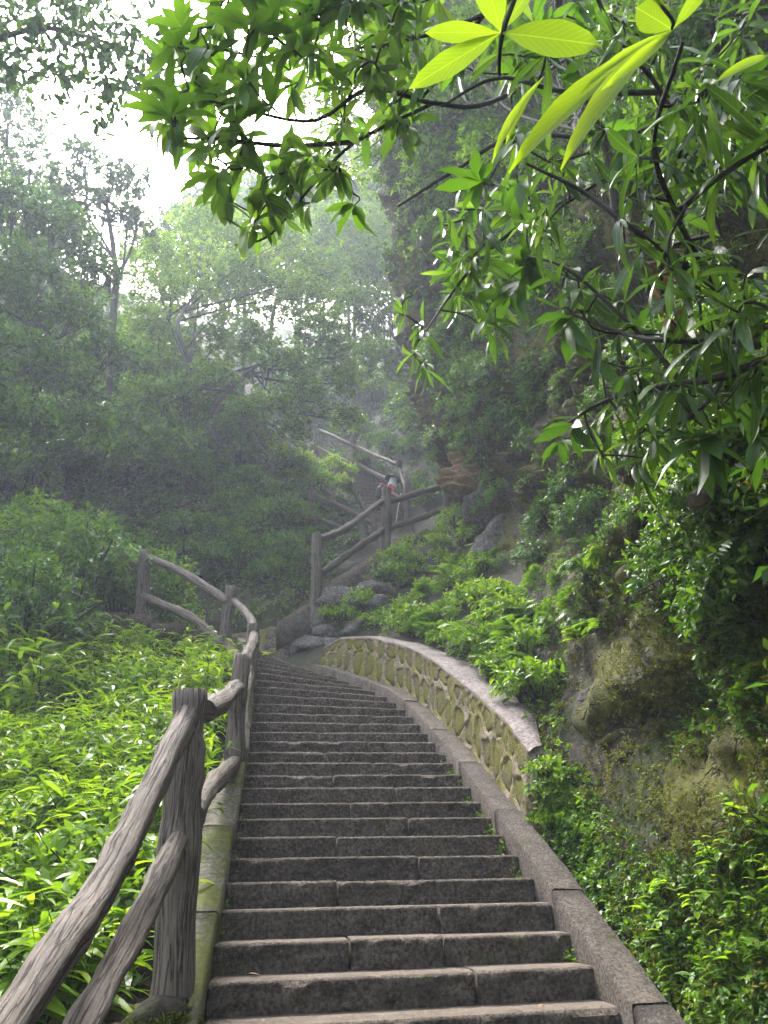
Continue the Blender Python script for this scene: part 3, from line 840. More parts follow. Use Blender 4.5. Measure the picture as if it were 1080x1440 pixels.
railing("weathered log railing with two rails beside the lower stairs and bamboo grass",
        [(p0b, p0t, .085), (p1b, p1t, .088), (p2b, p2t, .082), (p3b, p3t, .075), (p4b, p4t, .085), (p5b, p5t, .09), (p6b, p6t, .08)],
        [([f1, e1, aty(150, 1215, 3.0), aty(268, 1000, 4.06)], .048, .06, M_LOG),
         ([f1l, e1l, aty(190, 1300, 3.2), aty(256, 1170, 4.06)], .043, .055, M_LOG),
         ([aty(288, 1000, 4.15), aty(312, 982, 5.3), aty(334, 966, 7.0)], .066, .062, M_LOG),
         ([aty(270, 1150, 4.1), aty(298, 1105, 5.4), aty(330, 1072, 7.0)], .062, .06, M_LOGMOSS),
         ([aty(342, 940, 7.15), aty(350, 918, 8.1), aty(357, 893, 9.1)], .06, .056, M_LOG),
         ([aty(340, 1060, 7.2), aty(347, 985, 8.3), aty(351, 940, 9.1)], .055, .05, M_LOGMOSS),
         ([aty(357, 888, 9.2), aty(350, 866, 10.0), aty(330, 846, 10.85)], .058, .056, M_LOG),
         ([aty(350, 945, 9.2), aty(335, 925, 10.0), aty(318, 905, 10.85)], .058, .056, M_LOG),
         ([aty(322, 848, 10.85), aty(262, 808, 11.3), aty(210, 785, 11.75)], .072, .062, M_LOG),
         ([aty(312, 908, 10.85), aty(258, 862, 11.3), aty(201, 838, 11.75)], .07, .06, M_LOG),
         ([aty(204, 790, 11.8), aty(150, 800, 12.4), p6t - [0, 0, .15]], .06, .055, M_LOG)],
        (M_LOG,))
# mossy footing of the nearest post
def rock_mesh(name, size, seed, sub=3, rough=.28, flat=1.0):
    bm = bmesh.new()
    bmesh.ops.create_icosphere(bm, subdivisions=sub, radius=1)
    V = np.array([v.co[:] for v in bm.verts])
    r = np.random.default_rng(seed)
    for _ in range(9):
        nv = nrm(r.normal(size=3)); h = r.uniform(.55, .85)
        dd = V @ nv
        V = V - np.outer(np.maximum(0, dd - h), nv) * .85
    V = V * (1 + rough * fbm(V * 1.6 + seed, 4, seed)[:, None])
    V = V * np.asarray(size)
    F = np.array([[v.index for v in f.verts] for f in bm.faces]); bm.free()
    return mesh_tris(name, V, F)
def rock(label, loc, size, seed, material=M_ROCKBARE, group=None, rz=0, sub=3):
    o = obj("rock", rock_mesh("rock", size, seed, sub), material, None, loc)
    o.rotation_euler = (random.uniform(-.2, .2), random.uniform(-.2, .2), rz)
    return tag(o, label, "rock", group)
mr_ = aty(222, 1452, 3.88); mrk = rock("moss covered rock at the foot of the big cracked post", mr_, (.17, .13, .12), 5, M_SOIL)
MOSSY = (mrk, np.array([.17, .13, .12]))
a1b, a1t = post_y(443, 868, 446, 752, 13.5)
a2b, a2t = post_y(541, 788, 543, 687, 14.5)
a3b, a3t = aty(628, 745, 15.45), aty(632, 668, 15.45)
railing("log railing above the mossy bank ending at the broken tree trunk", [(a1b, a1t, .1), (a2b, a2t, .105), (a3b, a3t, .09)],
        [([aty(448, 760, 13.5), aty(495, 738, 14.0), aty(538, 705, 14.45)], .078, .072, M_LOG), ([aty(452, 806, 13.5), aty(500, 772, 14.0), aty(540, 745, 14.45)], .072, .07, M_LOGMOSS),
         ([aty(546, 705, 14.5), aty(585, 695, 15.0), aty(630, 682, 15.45)], .072, .07, M_LOG), ([aty(546, 744, 14.5), aty(590, 727, 15.0), aty(632, 714, 15.45)], .07, .066, M_LOGMOSS)], (M_LOGMOSS,))
tag(slab("stone_block", [(p[0], p[1]) for p in (a1b + [-.28, -.22, 0], a1b + [.26, -.25, 0], a1b + [.28, .22, 0], a1b + [-.26, .24, 0])], a1b[2] - .42, [a1b[2] - .02, a1b[2] - .05, a1b[2], a1b[2] + .01], M_ROCKBARE), "square mossy stone block under the end post of the upper railing", "stone block")
kb = thing("stair_kerb", "pale stone stringer sloping up to the square post block", "kerb")
kerb_run(kb, [(-.1, 13.0, 5.6), (.2, 13.02, 5.78), (.45, 13.15, 6.0)], -.05, .08, .05, M_KERB, .6, 8, 1)
b1b, b1t = post_y(437, 748, 438, 690, 18.9); b2b, b2t = post_y(527, 760, 522, 712, 18.4)
railing("dark log railing descending towards the hiker from the shaded bank", [(b1b, b1t, .085), (b2b, b2t, .085)],
        [([aty(439, 694, 18.9), aty(485, 716, 18.6), aty(524, 736, 18.4)], .065, .062, M_LOGMOSS), ([aty(440, 724, 18.9), aty(478, 742, 18.6), aty(512, 765, 18.4)], .065, .06, M_LOGMOSS)], (M_LOGMOSS,))
c3b, c3t = post_y(574, 738, 573, 678, 20.5); c2b, c2t = post_y(563, 712, 561, 648, 22.0); c1b, c1t = post_y(498, 662, 496, 614, 25.0); c0b, c0t = post_y(446, 655, 444, 598, 27.2)
railing("distant pale log railing in the mist above the hiker", [(c3b, c3t, .11), (c2b, c2t, .11), (c1b, c1t, .1), (c0b, c0t, .1)],
        [([aty(561, 655, 22.0), aty(528, 640, 23.5), aty(498, 627, 24.95)], .07, .066, M_LOG), ([aty(558, 680, 22.0), aty(525, 664, 23.5), aty(498, 650, 24.95)], .07, .066, M_LOG),
         ([aty(495, 626, 25.0), aty(470, 614, 26.0), aty(445, 603, 27.2)], .066, .06, M_LOG), ([aty(495, 652, 25.0), aty(468, 640, 26.0), aty(438, 624, 27.2)], .066, .06, M_LOG),
         ([aty(574, 690, 20.5), aty(566, 672, 21.4), aty(561, 660, 22.0)], .06, .06, M_LOG)], (M_LOG,))

# ------------------------------------------------------------------ broken trunk
st = thing("rock_outcrop", "jagged rock outcrop with tan splintered layers at its top beside the upper railing", "rock outcrop")
sb = aty(742, 880, 10.4); stp = aty(662, 690, 11.4)
for k, (px, py, Y, rx, rz_) in enumerate(((735, 870, 10.4, .5, .45), (715, 815, 10.6, .42, .42), (725, 760, 10.9, .42, .4), (695, 765, 10.9, .34, .38), (705, 715, 11.2, .4, .34), (672, 718, 11.2, .3, .32), (690, 690, 11.5, .36, .26), (655, 690, 11.4, .26, .24))):
    o = obj("rock_piece", rock_mesh("rock_piece", (rx, rx * .9, rz_ * 1.15), 140 + k, 4, .42), M_ROCKBARE, st); o.location = aty(px, py, Y); o.rotation_euler = (random.uniform(-.3, .3), -.35, random.uniform(0, 6))
for k in range(11):       # the tan layers, one broken plate over the other
    t_ = k / 10
    c = aty(650 + 14 * t_, 690 - 46 * t_, 11.25) + np.array([random.uniform(-.08, .1), 0, 0])
    o = obj("rock_layer", rock_mesh("rock_layer", (.46 - .12 * abs(t_ - .5) + random.uniform(-.1, .08), .32, .05), 170 + k, 3, .4), M_SPLINTER2, st)
    o.location = c; o.rotation_euler = (random.uniform(-.12, .12), .2 + random.uniform(-.1, .1), -.25 + random.uniform(-.25, .25))

# ------------------------------------------------------------------ loose rocks and slabs on the ledge
for i, (px, py, sx_, sy_, sz_) in enumerate(((850, 985, .3, .3, .05), (905, 980, .3, .34, .05), (960, 965, .3, .3, .06), (880, 1012, .32, .36, .045), (940, 1005, .3, .3, .05), (1000, 985, .3, .34, .06), (850, 1045, .26, .26, .05), (905, 1042, .3, .32, .06), (965, 1040, .3, .32, .05), (870, 1068, .25, .25, .05), (820, 1010, .25, .25, .07), (800, 965, .2, .22, .09))):
    h = cast(px, py)
    if h:
        o = rock("broken dark slab of layered rock in the hollow under the mossy overhang", np.array(h[0]) + [.22, 0, 0], (sx_, sy_, sz_ * 1.3), 60 + i, M_ROCK, "slabs under the overhang", random.uniform(-.4, .4), 2)
        o.rotation_euler = (-.26 + random.uniform(-.12, .12), random.uniform(-.15, .25), random.uniform(-.5, .5))
for i, (px, py, sz_) in enumerate(((430, 905, .4), (405, 912, .3), (480, 850, .46), (520, 830, .42), (455, 890, .32), (560, 800, .4), (500, 880, .32), (470, 905, .26), (540, 850, .3))):
    h = cast(px, py, "g")
    if h: rock("grey boulder in the mossy bank below the upper railing", np.array(h[0]) + [0, .1, -.05], (sz_ * 1.2, sz_, sz_ * .7), 80 + i, M_ROCKBARE, "boulders in the bank under the upper railing", random.uniform(0, 3))
for i, (px, py, sz_) in enumerate(((870, 830, .3), (960, 770, .34), (1010, 850, .3), (905, 740, .26), (1040, 720, .4), (760, 900, .24), (840, 690, .3))):
    h = cast(px, py, "c")
    if h: rock("dark boulder bulging from the overgrown rock face", np.array(h[0]) + [.2, 0, 0], (sz_, sz_ * 1.2, sz_ * .8), 100 + i, M_ROCK, "boulders in the rock face", random.uniform(0, 3))
h = cast(1020, 665, "c")
lg = aty(975, 705, h[0].y - .12) if h else None
if lg is not None:
    V, F, U = tube(smooth_path([lg, aty(1020, 672, h[0].y - .02), aty(1070, 632, h[0].y + .1)], 14), .045, 14, .15, 4, True, .2)
    tag(obj("fallen_log", mesh_tris("fallen_log", V, F, None, True, U), M_BARKBROWN), "short reddish dead log lying on the dark rock ledge", "log")

# ------------------------------------------------------------------ hiker
def skin_body(name, joints, edges, rad, material, parent, sub=2):
    me = bpy.data.meshes.new(name)
    me.from_pydata([tuple(j) for j in joints], edges, [])
    o = obj(name, me, None, parent)
    md = o.modifiers.new("skin", 'SKIN'); md.use_smooth_shade = True
    for i, r in enumerate(rad):
        me.skin_vertices[0].data[i].radius = (r, r) if not isinstance(r, tuple) else r
    me.skin_vertices[0].data[0].use_root = True
    o.modifiers.new("sub", 'SUBSURF').levels = sub
    o.modifiers["sub"].render_levels = sub
    dg = bpy.context.evaluated_depsgraph_get()
    m2 = bpy.data.meshes.new_from_object(o.evaluated_get(dg))
    o.modifiers.clear(); o.data = m2; m2.materials.clear(); m2.materials.append(material)
    return o
M_SKIN = plain("skin", (.5, .3, .22), .5); M_RED = plain("red_jacket", (.42, .05, .05)); M_BLK = plain("black_cloth", (.012, .012, .016)); M_NAVY = plain("dark_trousers", (.03, .03, .04))
M_WHT = plain("white_cloth", (.75, .75, .75)); M_POLE = plain("white_pole", (.65, .65, .62), .4)
ft = aty(540, 745, 20.0)
pz = ft[2]
hk = thing("person", "hiker in wide black hat, white neck cloth and red top leaning on a pale pole", "person", tuple(ft))
# local frame: x right (towards picture right, the way the hiker faces), y away, z up
J = [(-.02, 0, .86), (.02, 0, 1.02), (.1, 0, 1.2), (.2, 0, 1.36), (.25, 0, 1.45), (.29, 0, 1.55), (.31, 0, 1.66),
     (-.03, -.1, .82), (.07, -.12, .47), (-.08, -.12, .08), (.06, -.13, .03),
     (-.03, .1, .82), (.12, .12, .5), (.08, .13, .12), (.22, .13, .06),
     (.18, -.2, 1.34), (.24, -.26, 1.06), (.42, -.24, .98), (.18, .2, 1.34), (.28, .26, 1.08), (.46, .2, 1.08)]
Eg = [(0, 1), (1, 2), (2, 3), (3, 4), (4, 5), (5, 6), (0, 7), (7, 8), (8, 9), (9, 10), (0, 11), (11, 12), (12, 13), (13, 14), (3, 15), (15, 16), (16, 17), (3, 18), (18, 19), (19, 20)]
rd = [.14, .13, .15, .15, .06, .085, .09, .095, .07, .045, .04, .095, .07, .045, .04, .065, .045, .032, .065, .045, .032]
body = skin_body("body", J, Eg, rd, M_SKIN, hk)
skin_body("jacket", [J[1], J[2], J[3], J[15], J[16], J[18], J[19]], [(0, 1), (1, 2), (2, 3), (3, 4), (2, 5), (5, 6)], [.165, .175, .165, .085, .062, .085, .062], M_RED, hk)
skin_body("trousers", [J[0], J[7], J[8], J[9], J[11], J[12], J[13]], [(0, 1), (1, 2), (2, 3), (0, 4), (4, 5), (5, 6)], [.165, .115, .088, .066, .115, .088, .066], M_NAVY, hk)
for q in (9, 13):
    sh = obj("shoe", rock_mesh("shoe", (.14, .055, .055), 3, 2, .04), M_BLK, hk); sh.location = (J[q][0] + .07, J[q][1], J[q][2] - .03)
def lathe(name, prof, material, parent, loc, rot=(0, 0, 0), segs=24):
    V, F = [], []
    for r, z in prof:
        for k in range(segs): V.append((r * math.cos(2 * math.pi * k / segs), r * math.sin(2 * math.pi * k / segs), z))
    for i in range(len(prof) - 1):
        for k in range(segs):
            a, b = i * segs + k, i * segs + (k + 1) % segs
            F += [(a, b, b + segs), (a, b + segs, a + segs)]
    o = obj(name, mesh_tris(name, np.array(V), np.array(F), smooth=True), material, parent); o.location = loc; o.rotation_euler = rot
    return o
ht = lathe("hat", [(.001, .13), (.07, .125), (.1, .09), (.112, .0), (.19, -.025), (.245, -.05), (.24, -.058), (.11, -.015), (.09, .0)], M_BLK, hk, (.31, 0, 1.72), (0, .22, 0))
cl = lathe("neck_cloth", [(.1, .1), (.118, .03), (.122, -.08), (.15, -.2), (.165, -.24), (.15, -.24), (.11, -.08), (.1, .03)], M_WHT, hk, (.3, -.01, 1.6), (0, .18, 0))
bp = obj("backpack", rock_mesh("backpack", (.15, .19, .26), 8, 3, .05), M_BLK, hk); bp.location = (-.1, 0, 1.2); bp.rotation_euler = (0, .38, 0)
fl = obj("pack_flap", rock_mesh("pack_flap", (.13, .17, .09), 9, 2, .05), M_RED, bp); fl.location = (0, 0, .22)
for hnd in (17, 20):
    hb = Bag(); hx, hy, hz = J[hnd]
    for k in range(4):
        yy_ = hy - .03 + .02 * k
        V, F, U = tube(smooth_path([(hx, yy_, hz), (hx + .05, yy_, hz - .01), (hx + .07, yy_, hz - .035), (hx + .05, yy_, hz - .055)], 8), .009, 6); hb.add(V, F)
    V, F, U = tube(smooth_path([(hx, hy - .03, hz + .01), (hx + .03, hy - .045, hz - .01), (hx + .05, hy - .035, hz - .03)], 6), .011, 6); hb.add(V, F)
    obj("fingers", hb.mesh("fingers", True), M_SKIN, hk)
V, F, U = tube(np.array([(.49, -.24, 1.08), (.44, -.24, .9), (.3, -.26, .02)]), .018, 8)
tag(obj("walking_pole", mesh_tris("walking_pole", V + ft, F, None, True, U), M_POLE), "thin white walking pole in the hiker's hand", "walking pole")
# ------------------------------------------------------------------ vegetation: generators
def unit_leaf(name, material, droop, fold, prof, tint=.5, wave=0.0, nseg=7, curl=0.0):
    """one leaf, base at the origin, one unit long along +X, folded on its midrib"""
    V, F = [], []
    for i in range(nseg + 1):
        u = i / nseg
        wd = np.interp(u, [p[0] for p in prof], [p[1] for p in prof])
        z = -droop * u * u
        x = u * (1 - .3 * droop * u)
        wv = wave * math.sin(u * 14)
        V += [(x, -wd, z + fold * wd + wv - curl * wd * wd), (x, 0, z), (x, wd, z + fold * wd - wv - curl * wd * wd)]
    for i in range(nseg):
        a = i * 3
        F += [(a, a + 1, a + 4), (a, a + 4, a + 3), (a + 1, a + 2, a + 5), (a + 1, a + 5, a + 4)]
    me = mesh_tris(name, np.array(V), np.array(F), np.full(len(V), tint), True)
    me.materials.append(material)
    return me
OBL = [(0, .012), (.06, .02), (.2, .5), (.45, .92), (.65, 1.0), (.85, .68), (.95, .3), (1, .0)]
LAN = [(0, .02), (.05, .06), (.2, .75), (.4, 1), (.65, .8), (.85, .42), (1, 0)]
def prof(p, w): return [(a, b * w) for a, b in p]
def place(o, pos, d, up, L, Wf, root):
    d = Vector(d).normalized(); s = Vector(up).cross(d)
    if s.length < 1e-4: s = Vector((1, 0, 0)).cross(d)
    s.normalize(); n = d.cross(s)
    M = Matrix(((d.x * L, s.x * L * Wf, n.x * L, pos[0] - root.location.x), (d.y * L, s.y * L * Wf, n.y * L, pos[1] - root.location.y), (d.z * L, s.z * L * Wf, n.z * L, pos[2] - root.location.z), (0, 0, 0, 1)))
    o.parent = root
    o.matrix_basis = M
def sprigs(tips, dirs, nl, L, W, spread=(.6, 1.25), back=.5, tpl='d2', droop=.2, fold=.3, tint=.5, tvar=.25, upmix=1.0):
    """leaves round the last part of each twig; L and W scalars"""
    n = len(tips)
    P = np.repeat(tips, nl, 0); D = np.repeat(nrm(dirs), nl, 0); k = len(P)
    t = np.repeat(np.asarray(np.broadcast_to(tint, (n,))), nl)
    rad = rand_dirs(k); rad = nrm(rad - D * (rad * D).sum(1, keepdims=True))
    ph = rng.uniform(spread[0], spread[1], k)[:, None]
    ld = D * np.cos(ph) + rad * np.sin(ph)
    ld[:, 2] -= rng.uniform(0, .25, k)
    pos = P - D * (rng.uniform(0, 1, k) ** 1.5 * back * L * 2)[:, None]
    up = nrm(np.array([0, 0, 1.0]) * upmix + rng.normal(size=(k, 3)) * .45)
    LL = L * rng.uniform(.6, 1.25, k)
    return leaf_arr(tpl, pos, ld, up, LL, W * LL / L * rng.uniform(.8, 1.2, k), droop * rng.uniform(.3, 1.8, k), fold, np.clip(t + rng.normal(0, tvar, k), 0, 1))
def zc(p): return float(np.dot(np.asarray(p) - CAM, _fw))
def lobe(px, py, Y, rpx, squash=.75):
    c = aty(px, py, Y); r = rpx * zc(c) / FPX
    return c, np.array([r, r, r * squash])
def crown_pts(lobes, dens):
    P, D = [], []
    for c, r in lobes:
        n = max(6, int(dens * 6.5 * r[0] * r[1]))
        d = rand_dirs(n); d[:, 2] = np.where(d[:, 2] < -.5, -d[:, 2], d[:, 2])
        rr = rng.uniform(.12, 1, n) ** .45
        rr = rr * (1 + .22 * fbm(d * 2.3 + c, 3, 2))
        P.append(c + d * r * rr[:, None]); D.append(nrm(d * .8 + np.array([0, 0, .35]) + rng.normal(size=(n, 3)) * .35))
    return np.vstack(P), np.vstack(D)
def tree(name, label, base, lobes, dens, nl, L, W, leafm, tint=.5, trunk_r=.12, barkm=None, tpl='d2', group=None, spread=(.6, 1.25), tvar=.22, droop=.25, trunk_pts=None):
    base = np.array(base); root = thing(name, label, "tree", tuple(base), group)
    barkm = barkm or M_BARK
    cs = np.array([c for c, r in lobes]); mid = cs.mean(0)
    bag = Bag()
    tp = trunk_pts if trunk_pts is not None else [base - [0, 0, .4], lerp(base, mid, .35) + rng.normal(size=3) * .25, lerp(base, mid, .7) + rng.normal(size=3) * .3, mid]
    S = smooth_path(tp, 18)
    V, F, U = tube(S, np.linspace(trunk_r * 1.25, trunk_r * .45, 18), 10, .12, int(base[0] * 31) % 97, False); bag.add(V, F, None, U)
    obj("trunk", bag.mesh("trunk", True, base), barkm, root)
    P, D = crown_pts(lobes, dens)
    lb = Bag()
    for c, r in lobes:
        j = S[min(17, 8 + int(rng.integers(0, 9)))]
        q = smooth_path([j, lerp(j, c, .5) + rng.normal(size=3) * .2 - [0, 0, .1], c], 9)
        V, F, U = tube(q, np.linspace(trunk_r * .42, trunk_r * .16, 9), 6, .1, 3, False); lb.add(V, F, None, U)
        for _ in range(5):
            e = c + rand_dirs(1)[0] * r * .8
            V, F, U = tube(smooth_path([q[rng.integers(4, 8)], lerp(c, e, .5) + rng.normal(size=3) * .12, e], 6), np.linspace(trunk_r * .16, trunk_r * .05, 6), 5, 0, 3, False); lb.add(V, F, None, U)
    obj("branches", lb.mesh("branches", True, base), barkm, root)
    tn = np.clip(tint + .35 * fbm(P * .9, 3, 8), 0, 1)
    V, F, T = sprigs(P, D, nl, L, W, spread, .7, tpl, droop, .3, tn, tvar)
    obj("crown", mesh_tris("crown", V - base, F, T), leafm, root)
    return root
def on_ground(px, py):
    h = cast(px, py, "g")
    return np.array(h[0]) if h else None

# ------------------------------------------------------------------ trees up the misty slope
gb = on_ground(285, 640)
tree("forest_tree", "misty spreading tree with thin crooked trunk above the dark bank", gb,
     [lobe(*a) for a in ((215, 372, 20, 62), (300, 335, 20.5, 66), (385, 345, 21, 62), (250, 430, 19.5, 70), (345, 415, 20, 76), (425, 420, 20.5, 52), (210, 470, 19, 52), (455, 385, 21.5, 46), (300, 490, 19.5, 50))], 26, 9, .16, .06, M_LIGHT, .5, .085, group=None,
     trunk_pts=[gb - [0, 0, .5], aty(262, 575, gb[1] - .1), aty(266, 510, gb[1] - .3), aty(250, 455, gb[1] - .5), aty(285, 400, 19.8)])
gb2 = on_ground(330, 650)
tree("forest_tree", "bright green tree with dark leaning trunk beside the misty tree", gb2,
     [lobe(*a) for a in ((400, 520, 18.6, 52), (450, 470, 19, 46), (430, 565, 18.4, 46), (380, 575, 18, 40), (480, 540, 19.2, 36), (355, 480, 18.6, 40), (470, 505, 19, 40), (410, 610, 18.2, 34), (300, 540, 18, 44), (250, 560, 17.6, 44), (340, 590, 17.8, 40), (490, 590, 19.5, 30), (200, 560, 17.5, 44))], 34, 10, .15, .055, M_LIGHT, .6, .085,
     trunk_pts=[gb2 - [0, 0, .5], aty(300, 590, gb2[1]), aty(325, 545, gb2[1] - .2), aty(360, 515, 18.7), aty(400, 500, 18.7)])
gb3 = on_ground(60, 690)
tree("forest_tree", "dark leafy tree leaning in above the tangled shrubs", gb3,
     [lobe(*a) for a in ((15, 300, 14, 62), (85, 330, 14.5, 56), (130, 385, 15, 46), (30, 395, 13.5, 68), (100, 450, 14, 60), (20, 500, 13, 64), (90, 535, 13.6, 56), (150, 500, 14.6, 40), (40, 600, 13, 52), (-50, 420, 13, 90), (-60, 250, 14, 80), (-40, 560, 12.5, 80), (120, 600, 14, 44))], 40, 9, .15, .055, M_MID, .4, .1)
gb4 = on_ground(606, 640)
tree("forest_tree", "pale green tree in the mist behind the ivy-clad leaning trunk", gb4,
     [lobe(*a) for a in ((475, 330, 25, 52), (530, 385, 25, 56), (500, 440, 24.5, 50), (555, 450, 25, 54), (530, 510, 24.5, 46), (580, 530, 25, 46), (545, 330, 26, 60), (600, 440, 26, 60), (590, 590, 24.5, 32))], 20, 9, .2, .075, M_LIGHT, .6, .07)
gb5 = on_ground(150, 600)
tree("forest_tree", "slender tree with rosettes of drooping leaves rising against the white sky", gb5 + np.array([0, 0, 0]),
     [lobe(*a) for a in ((120, 215, 18, 34), (160, 250, 18, 38), (195, 262, 18.5, 26), (130, 285, 18, 36), (180, 310, 18.5, 40), (90, 260, 18, 36))], 9, 11, .26, .075, M_DARK, .5, .12, spread=(.9, 1.5), droop=.4)
for i, (px, py, Y, rr, gx, gy) in enumerate(((300, 285, 31, 46, 300, 560), (400, 250, 33, 60, 390, 520), (490, 240, 34, 70, 480, 520), (360, 300, 30, 40, 350, 540), (590, 250, 36, 90, 560, 500), (250, 330, 28, 46, 300, 560), (330, 350, 29, 50, 300, 560), (430, 340, 30, 56, 300, 560), (500, 330, 31, 56, 300, 560), (60, 300, 24, 60, 60, 500))):
    g = on_ground(gx, gy)
    base = np.array([aty(px, py, Y)[0], Y, gz(aty(px, py, Y)[0], Y)])
    tree("forest_tree", "faint tree almost lost in the white mist at the hilltop", base,
         [lobe(px, py, Y, rr), lobe(px - rr * .7, py + rr * .6, Y, rr * .8), lobe(px + rr * .6, py + rr * .7, Y + .5, rr * .8), lobe(px, py + rr * 1.3, Y, rr * .9)], 13, 9, .27, .1, M_MID, .6, .1, group="misty trees on the hilltop")
g = np.array([-7.6, 20.0, gz(-7.6, 20)])
tree("forest_tree", "pale tree standing in the mist behind the slender rosette tree", g, [lobe(20, 170, 20, 60), lobe(-30, 110, 20, 80), lobe(45, 235, 20, 46), lobe(-20, 250, 20, 70)], 12, 9, .2, .07, M_DARK, .5, .15)
# overhanging sprays against the sky, top left
rt = np.array([-3.4, 7.6, gz(-3.4, 7.6)])
ov = thing("overhanging_tree", "slender tree arching over with small oval leaves dark against the white sky", "tree", tuple(rt))
lim = [smooth_path([rt - [0, 0, .3], rt + [-.4, .1, 2.5], aty(-120, 60, 7.4), aty(-30, 60, 7.4), aty(70, 40, 7.5), aty(190, 75, 7.6), aty(215, 100, 7.7)], 40),
       smooth_path([aty(-60, 60, 7.4), aty(20, 95, 7.3), aty(85, 105, 7.4), aty(130, 112, 7.5)], 16), smooth_path([aty(70, 40, 7.5), aty(120, 10, 7.6), aty(170, -20, 7.7)], 10),
       smooth_path([aty(130, 30, 7.5), aty(160, 110, 7.6), aty(200, 150, 7.7)], 12), smooth_path([aty(-30, 60, 7.4), aty(60, 0, 7.5), aty(100, -30, 7.6)], 10)]
for k, q in enumerate(lim):
    V, F, U = tube(q, np.linspace(.09 if k == 0 else .016, .006, len(q)), 7, 0, k, False)
    obj("trunk" if k == 0 else "branch", mesh_tris("branch", V - rt, F, None, True, U), M_TWIG, ov)
tips = []
for k, q in enumerate(lim):
    qq = q[20:] if k == 0 else q
    for p in qq:
        for _ in range(7): tips.append(p + rng.normal(size=3) * [.26, .3, .2])
tips = np.array(tips)
V, F, T = sprigs(tips, nrm(rng.normal(size=tips.shape) + [.3, 0, -.5]), 4, .17, .07, (.4, 1.3), .8, 'm8', .2, .25, .4)
obj("crown", mesh_tris("crown", V - rt, F, T), M_DARK, ov)

# tree standing on the brow of the rock, its crown over the gap
hb0 = cast(600, 330, "c"); bt_b = np.array(hb0[0]) if hb0 else aty(600, 330, 13.0)
def lobe_c(px, py, off, rpx):
    h = cast(px, py); return lobe(px, py, (h[0].y if h and h[0].y < 13 else 12.8) - off, rpx)
tree("cliff_tree", "tree on the brow of the overhanging rock spreading over the misty gap", bt_b, [lobe_c(*a) for a in ((470, 150, .4, 60), (560, 80, .8, 80), (640, 160, .8, 60), (400, 70, .2, 66), (520, 240, .6, 44), (700, 60, .8, 80), (450, 240, .4, 40), (470, 20, .4, 80), (620, 20, .8, 80), (560, 170, .8, 50), (600, 240, .8, 50), (680, 240, .8, 50))], 24, 8, .14, .048, M_LIGHT, .4, .06, spread=(.6, 1.3))
ivy = []
for px, py in sample_poly([(500, 140), (600, 60), (780, 200), (760, 640), (640, 640), (590, 480), (530, 330)], 650):
    h = cast(px, py, "c")
    if h and h[0].y > 7: ivy += [np.array(h[0]) + rng.normal(size=3) * .12 + [-.1, -.1, 0] for _ in range(3)]
_sel = np.where((yy > .2) & (yy < 3.3) & (vv > .2) & (vv < 5.5))[0]
_sel = _sel[fbm(CVt[_sel] * 1.1, 3, 19) > -.05]
ivy += [CVt[i] + rng.normal(size=3) * .06 + [-.06, 0, 0] for i in rng.choice(_sel, 1300, replace=False)]
ivy = np.array(ivy)
V, F, T = sprigs(ivy, nrm(rng.normal(size=ivy.shape) * .6 + [-.6, -.6, .1]), 6, .1, .042, (.5, 1.4), .6, 'd2', .25, .3, np.clip(.45 + .4 * fbm(ivy * .8, 3, 2), 0, 1))
tag(obj("ivy", mesh_tris("ivy", V, F, T), M_MID), "ivy and creepers matting the overhanging rock", kind="stuff")

# ------------------------------------------------------------------ shrubs: a few plants, copied
def shrub_parts(seed, h, spread_r, n_tw, nl, L, W, tpl, tint, tvar=.22, droop=.25):
    global rng
    keep = rng; rng = np.random.default_rng(seed)
    st_, P, D = Bag(), [], []
    for k in range(7):
        e = np.array([*(rng.normal(size=2) * spread_r * .55), h * rng.uniform(.4, .75)])
        q = smooth_path([(0, 0, -.1), e * [.35, .35, .5] + rng.normal(size=3) * .05 * h, e], 8)
        V, F, U = tube(q, np.linspace(.014, .005, 8) * max(.6, h), 5, 0, 1, False); st_.add(V, F, None, U)
    d = rand_dirs(n_tw); d[:, 2] = np.abs(d[:, 2]) * 1.25 - .62
    rr = rng.uniform(.15, 1, n_tw) ** .5
    P = np.array([0, 0, h * .55]) + d * np.array([spread_r, spread_r, h * .5]) * rr[:, None] * (1 + .25 * fbm(d * 2.1 + seed, 3, seed))[:, None]
    D = nrm(d * .7 + [0, 0, .45] + rng.normal(size=(n_tw, 3)) * .35)
    tn = np.clip(tint + .3 * fbm(P * 2.2, 3, 5) + .15 * (P[:, 2] / h - .5), 0, 1)
    V, F, T = sprigs(P, D, nl, L, W, (.6, 1.3), .7, tpl, droop, .3, tn, tvar)
    fm = mesh_tris("foliage", V, F, T); sm2 = st_.mesh("stems", True)
    rng = keep
    return sm2, fm
def add_shrub(name, parts, leafm, loc, scale, label, cat, group, rz=None, tilt=(0, 0)):
    o = thing(name, label, cat, tuple(loc), group)
    o.rotation_euler = (tilt[0], tilt[1], random.uniform(0, 6.28) if rz is None else rz)
    o.scale = (scale,) * 3
    obj("stems", parts[0], M_TWIG, o); obj("foliage", parts[1], leafm, o)
    return o
SH_A = [shrub_parts(10 + k, 2.0, 1.0, 480, 8, .1, .04, 'm8', .5) for k in range(3)]
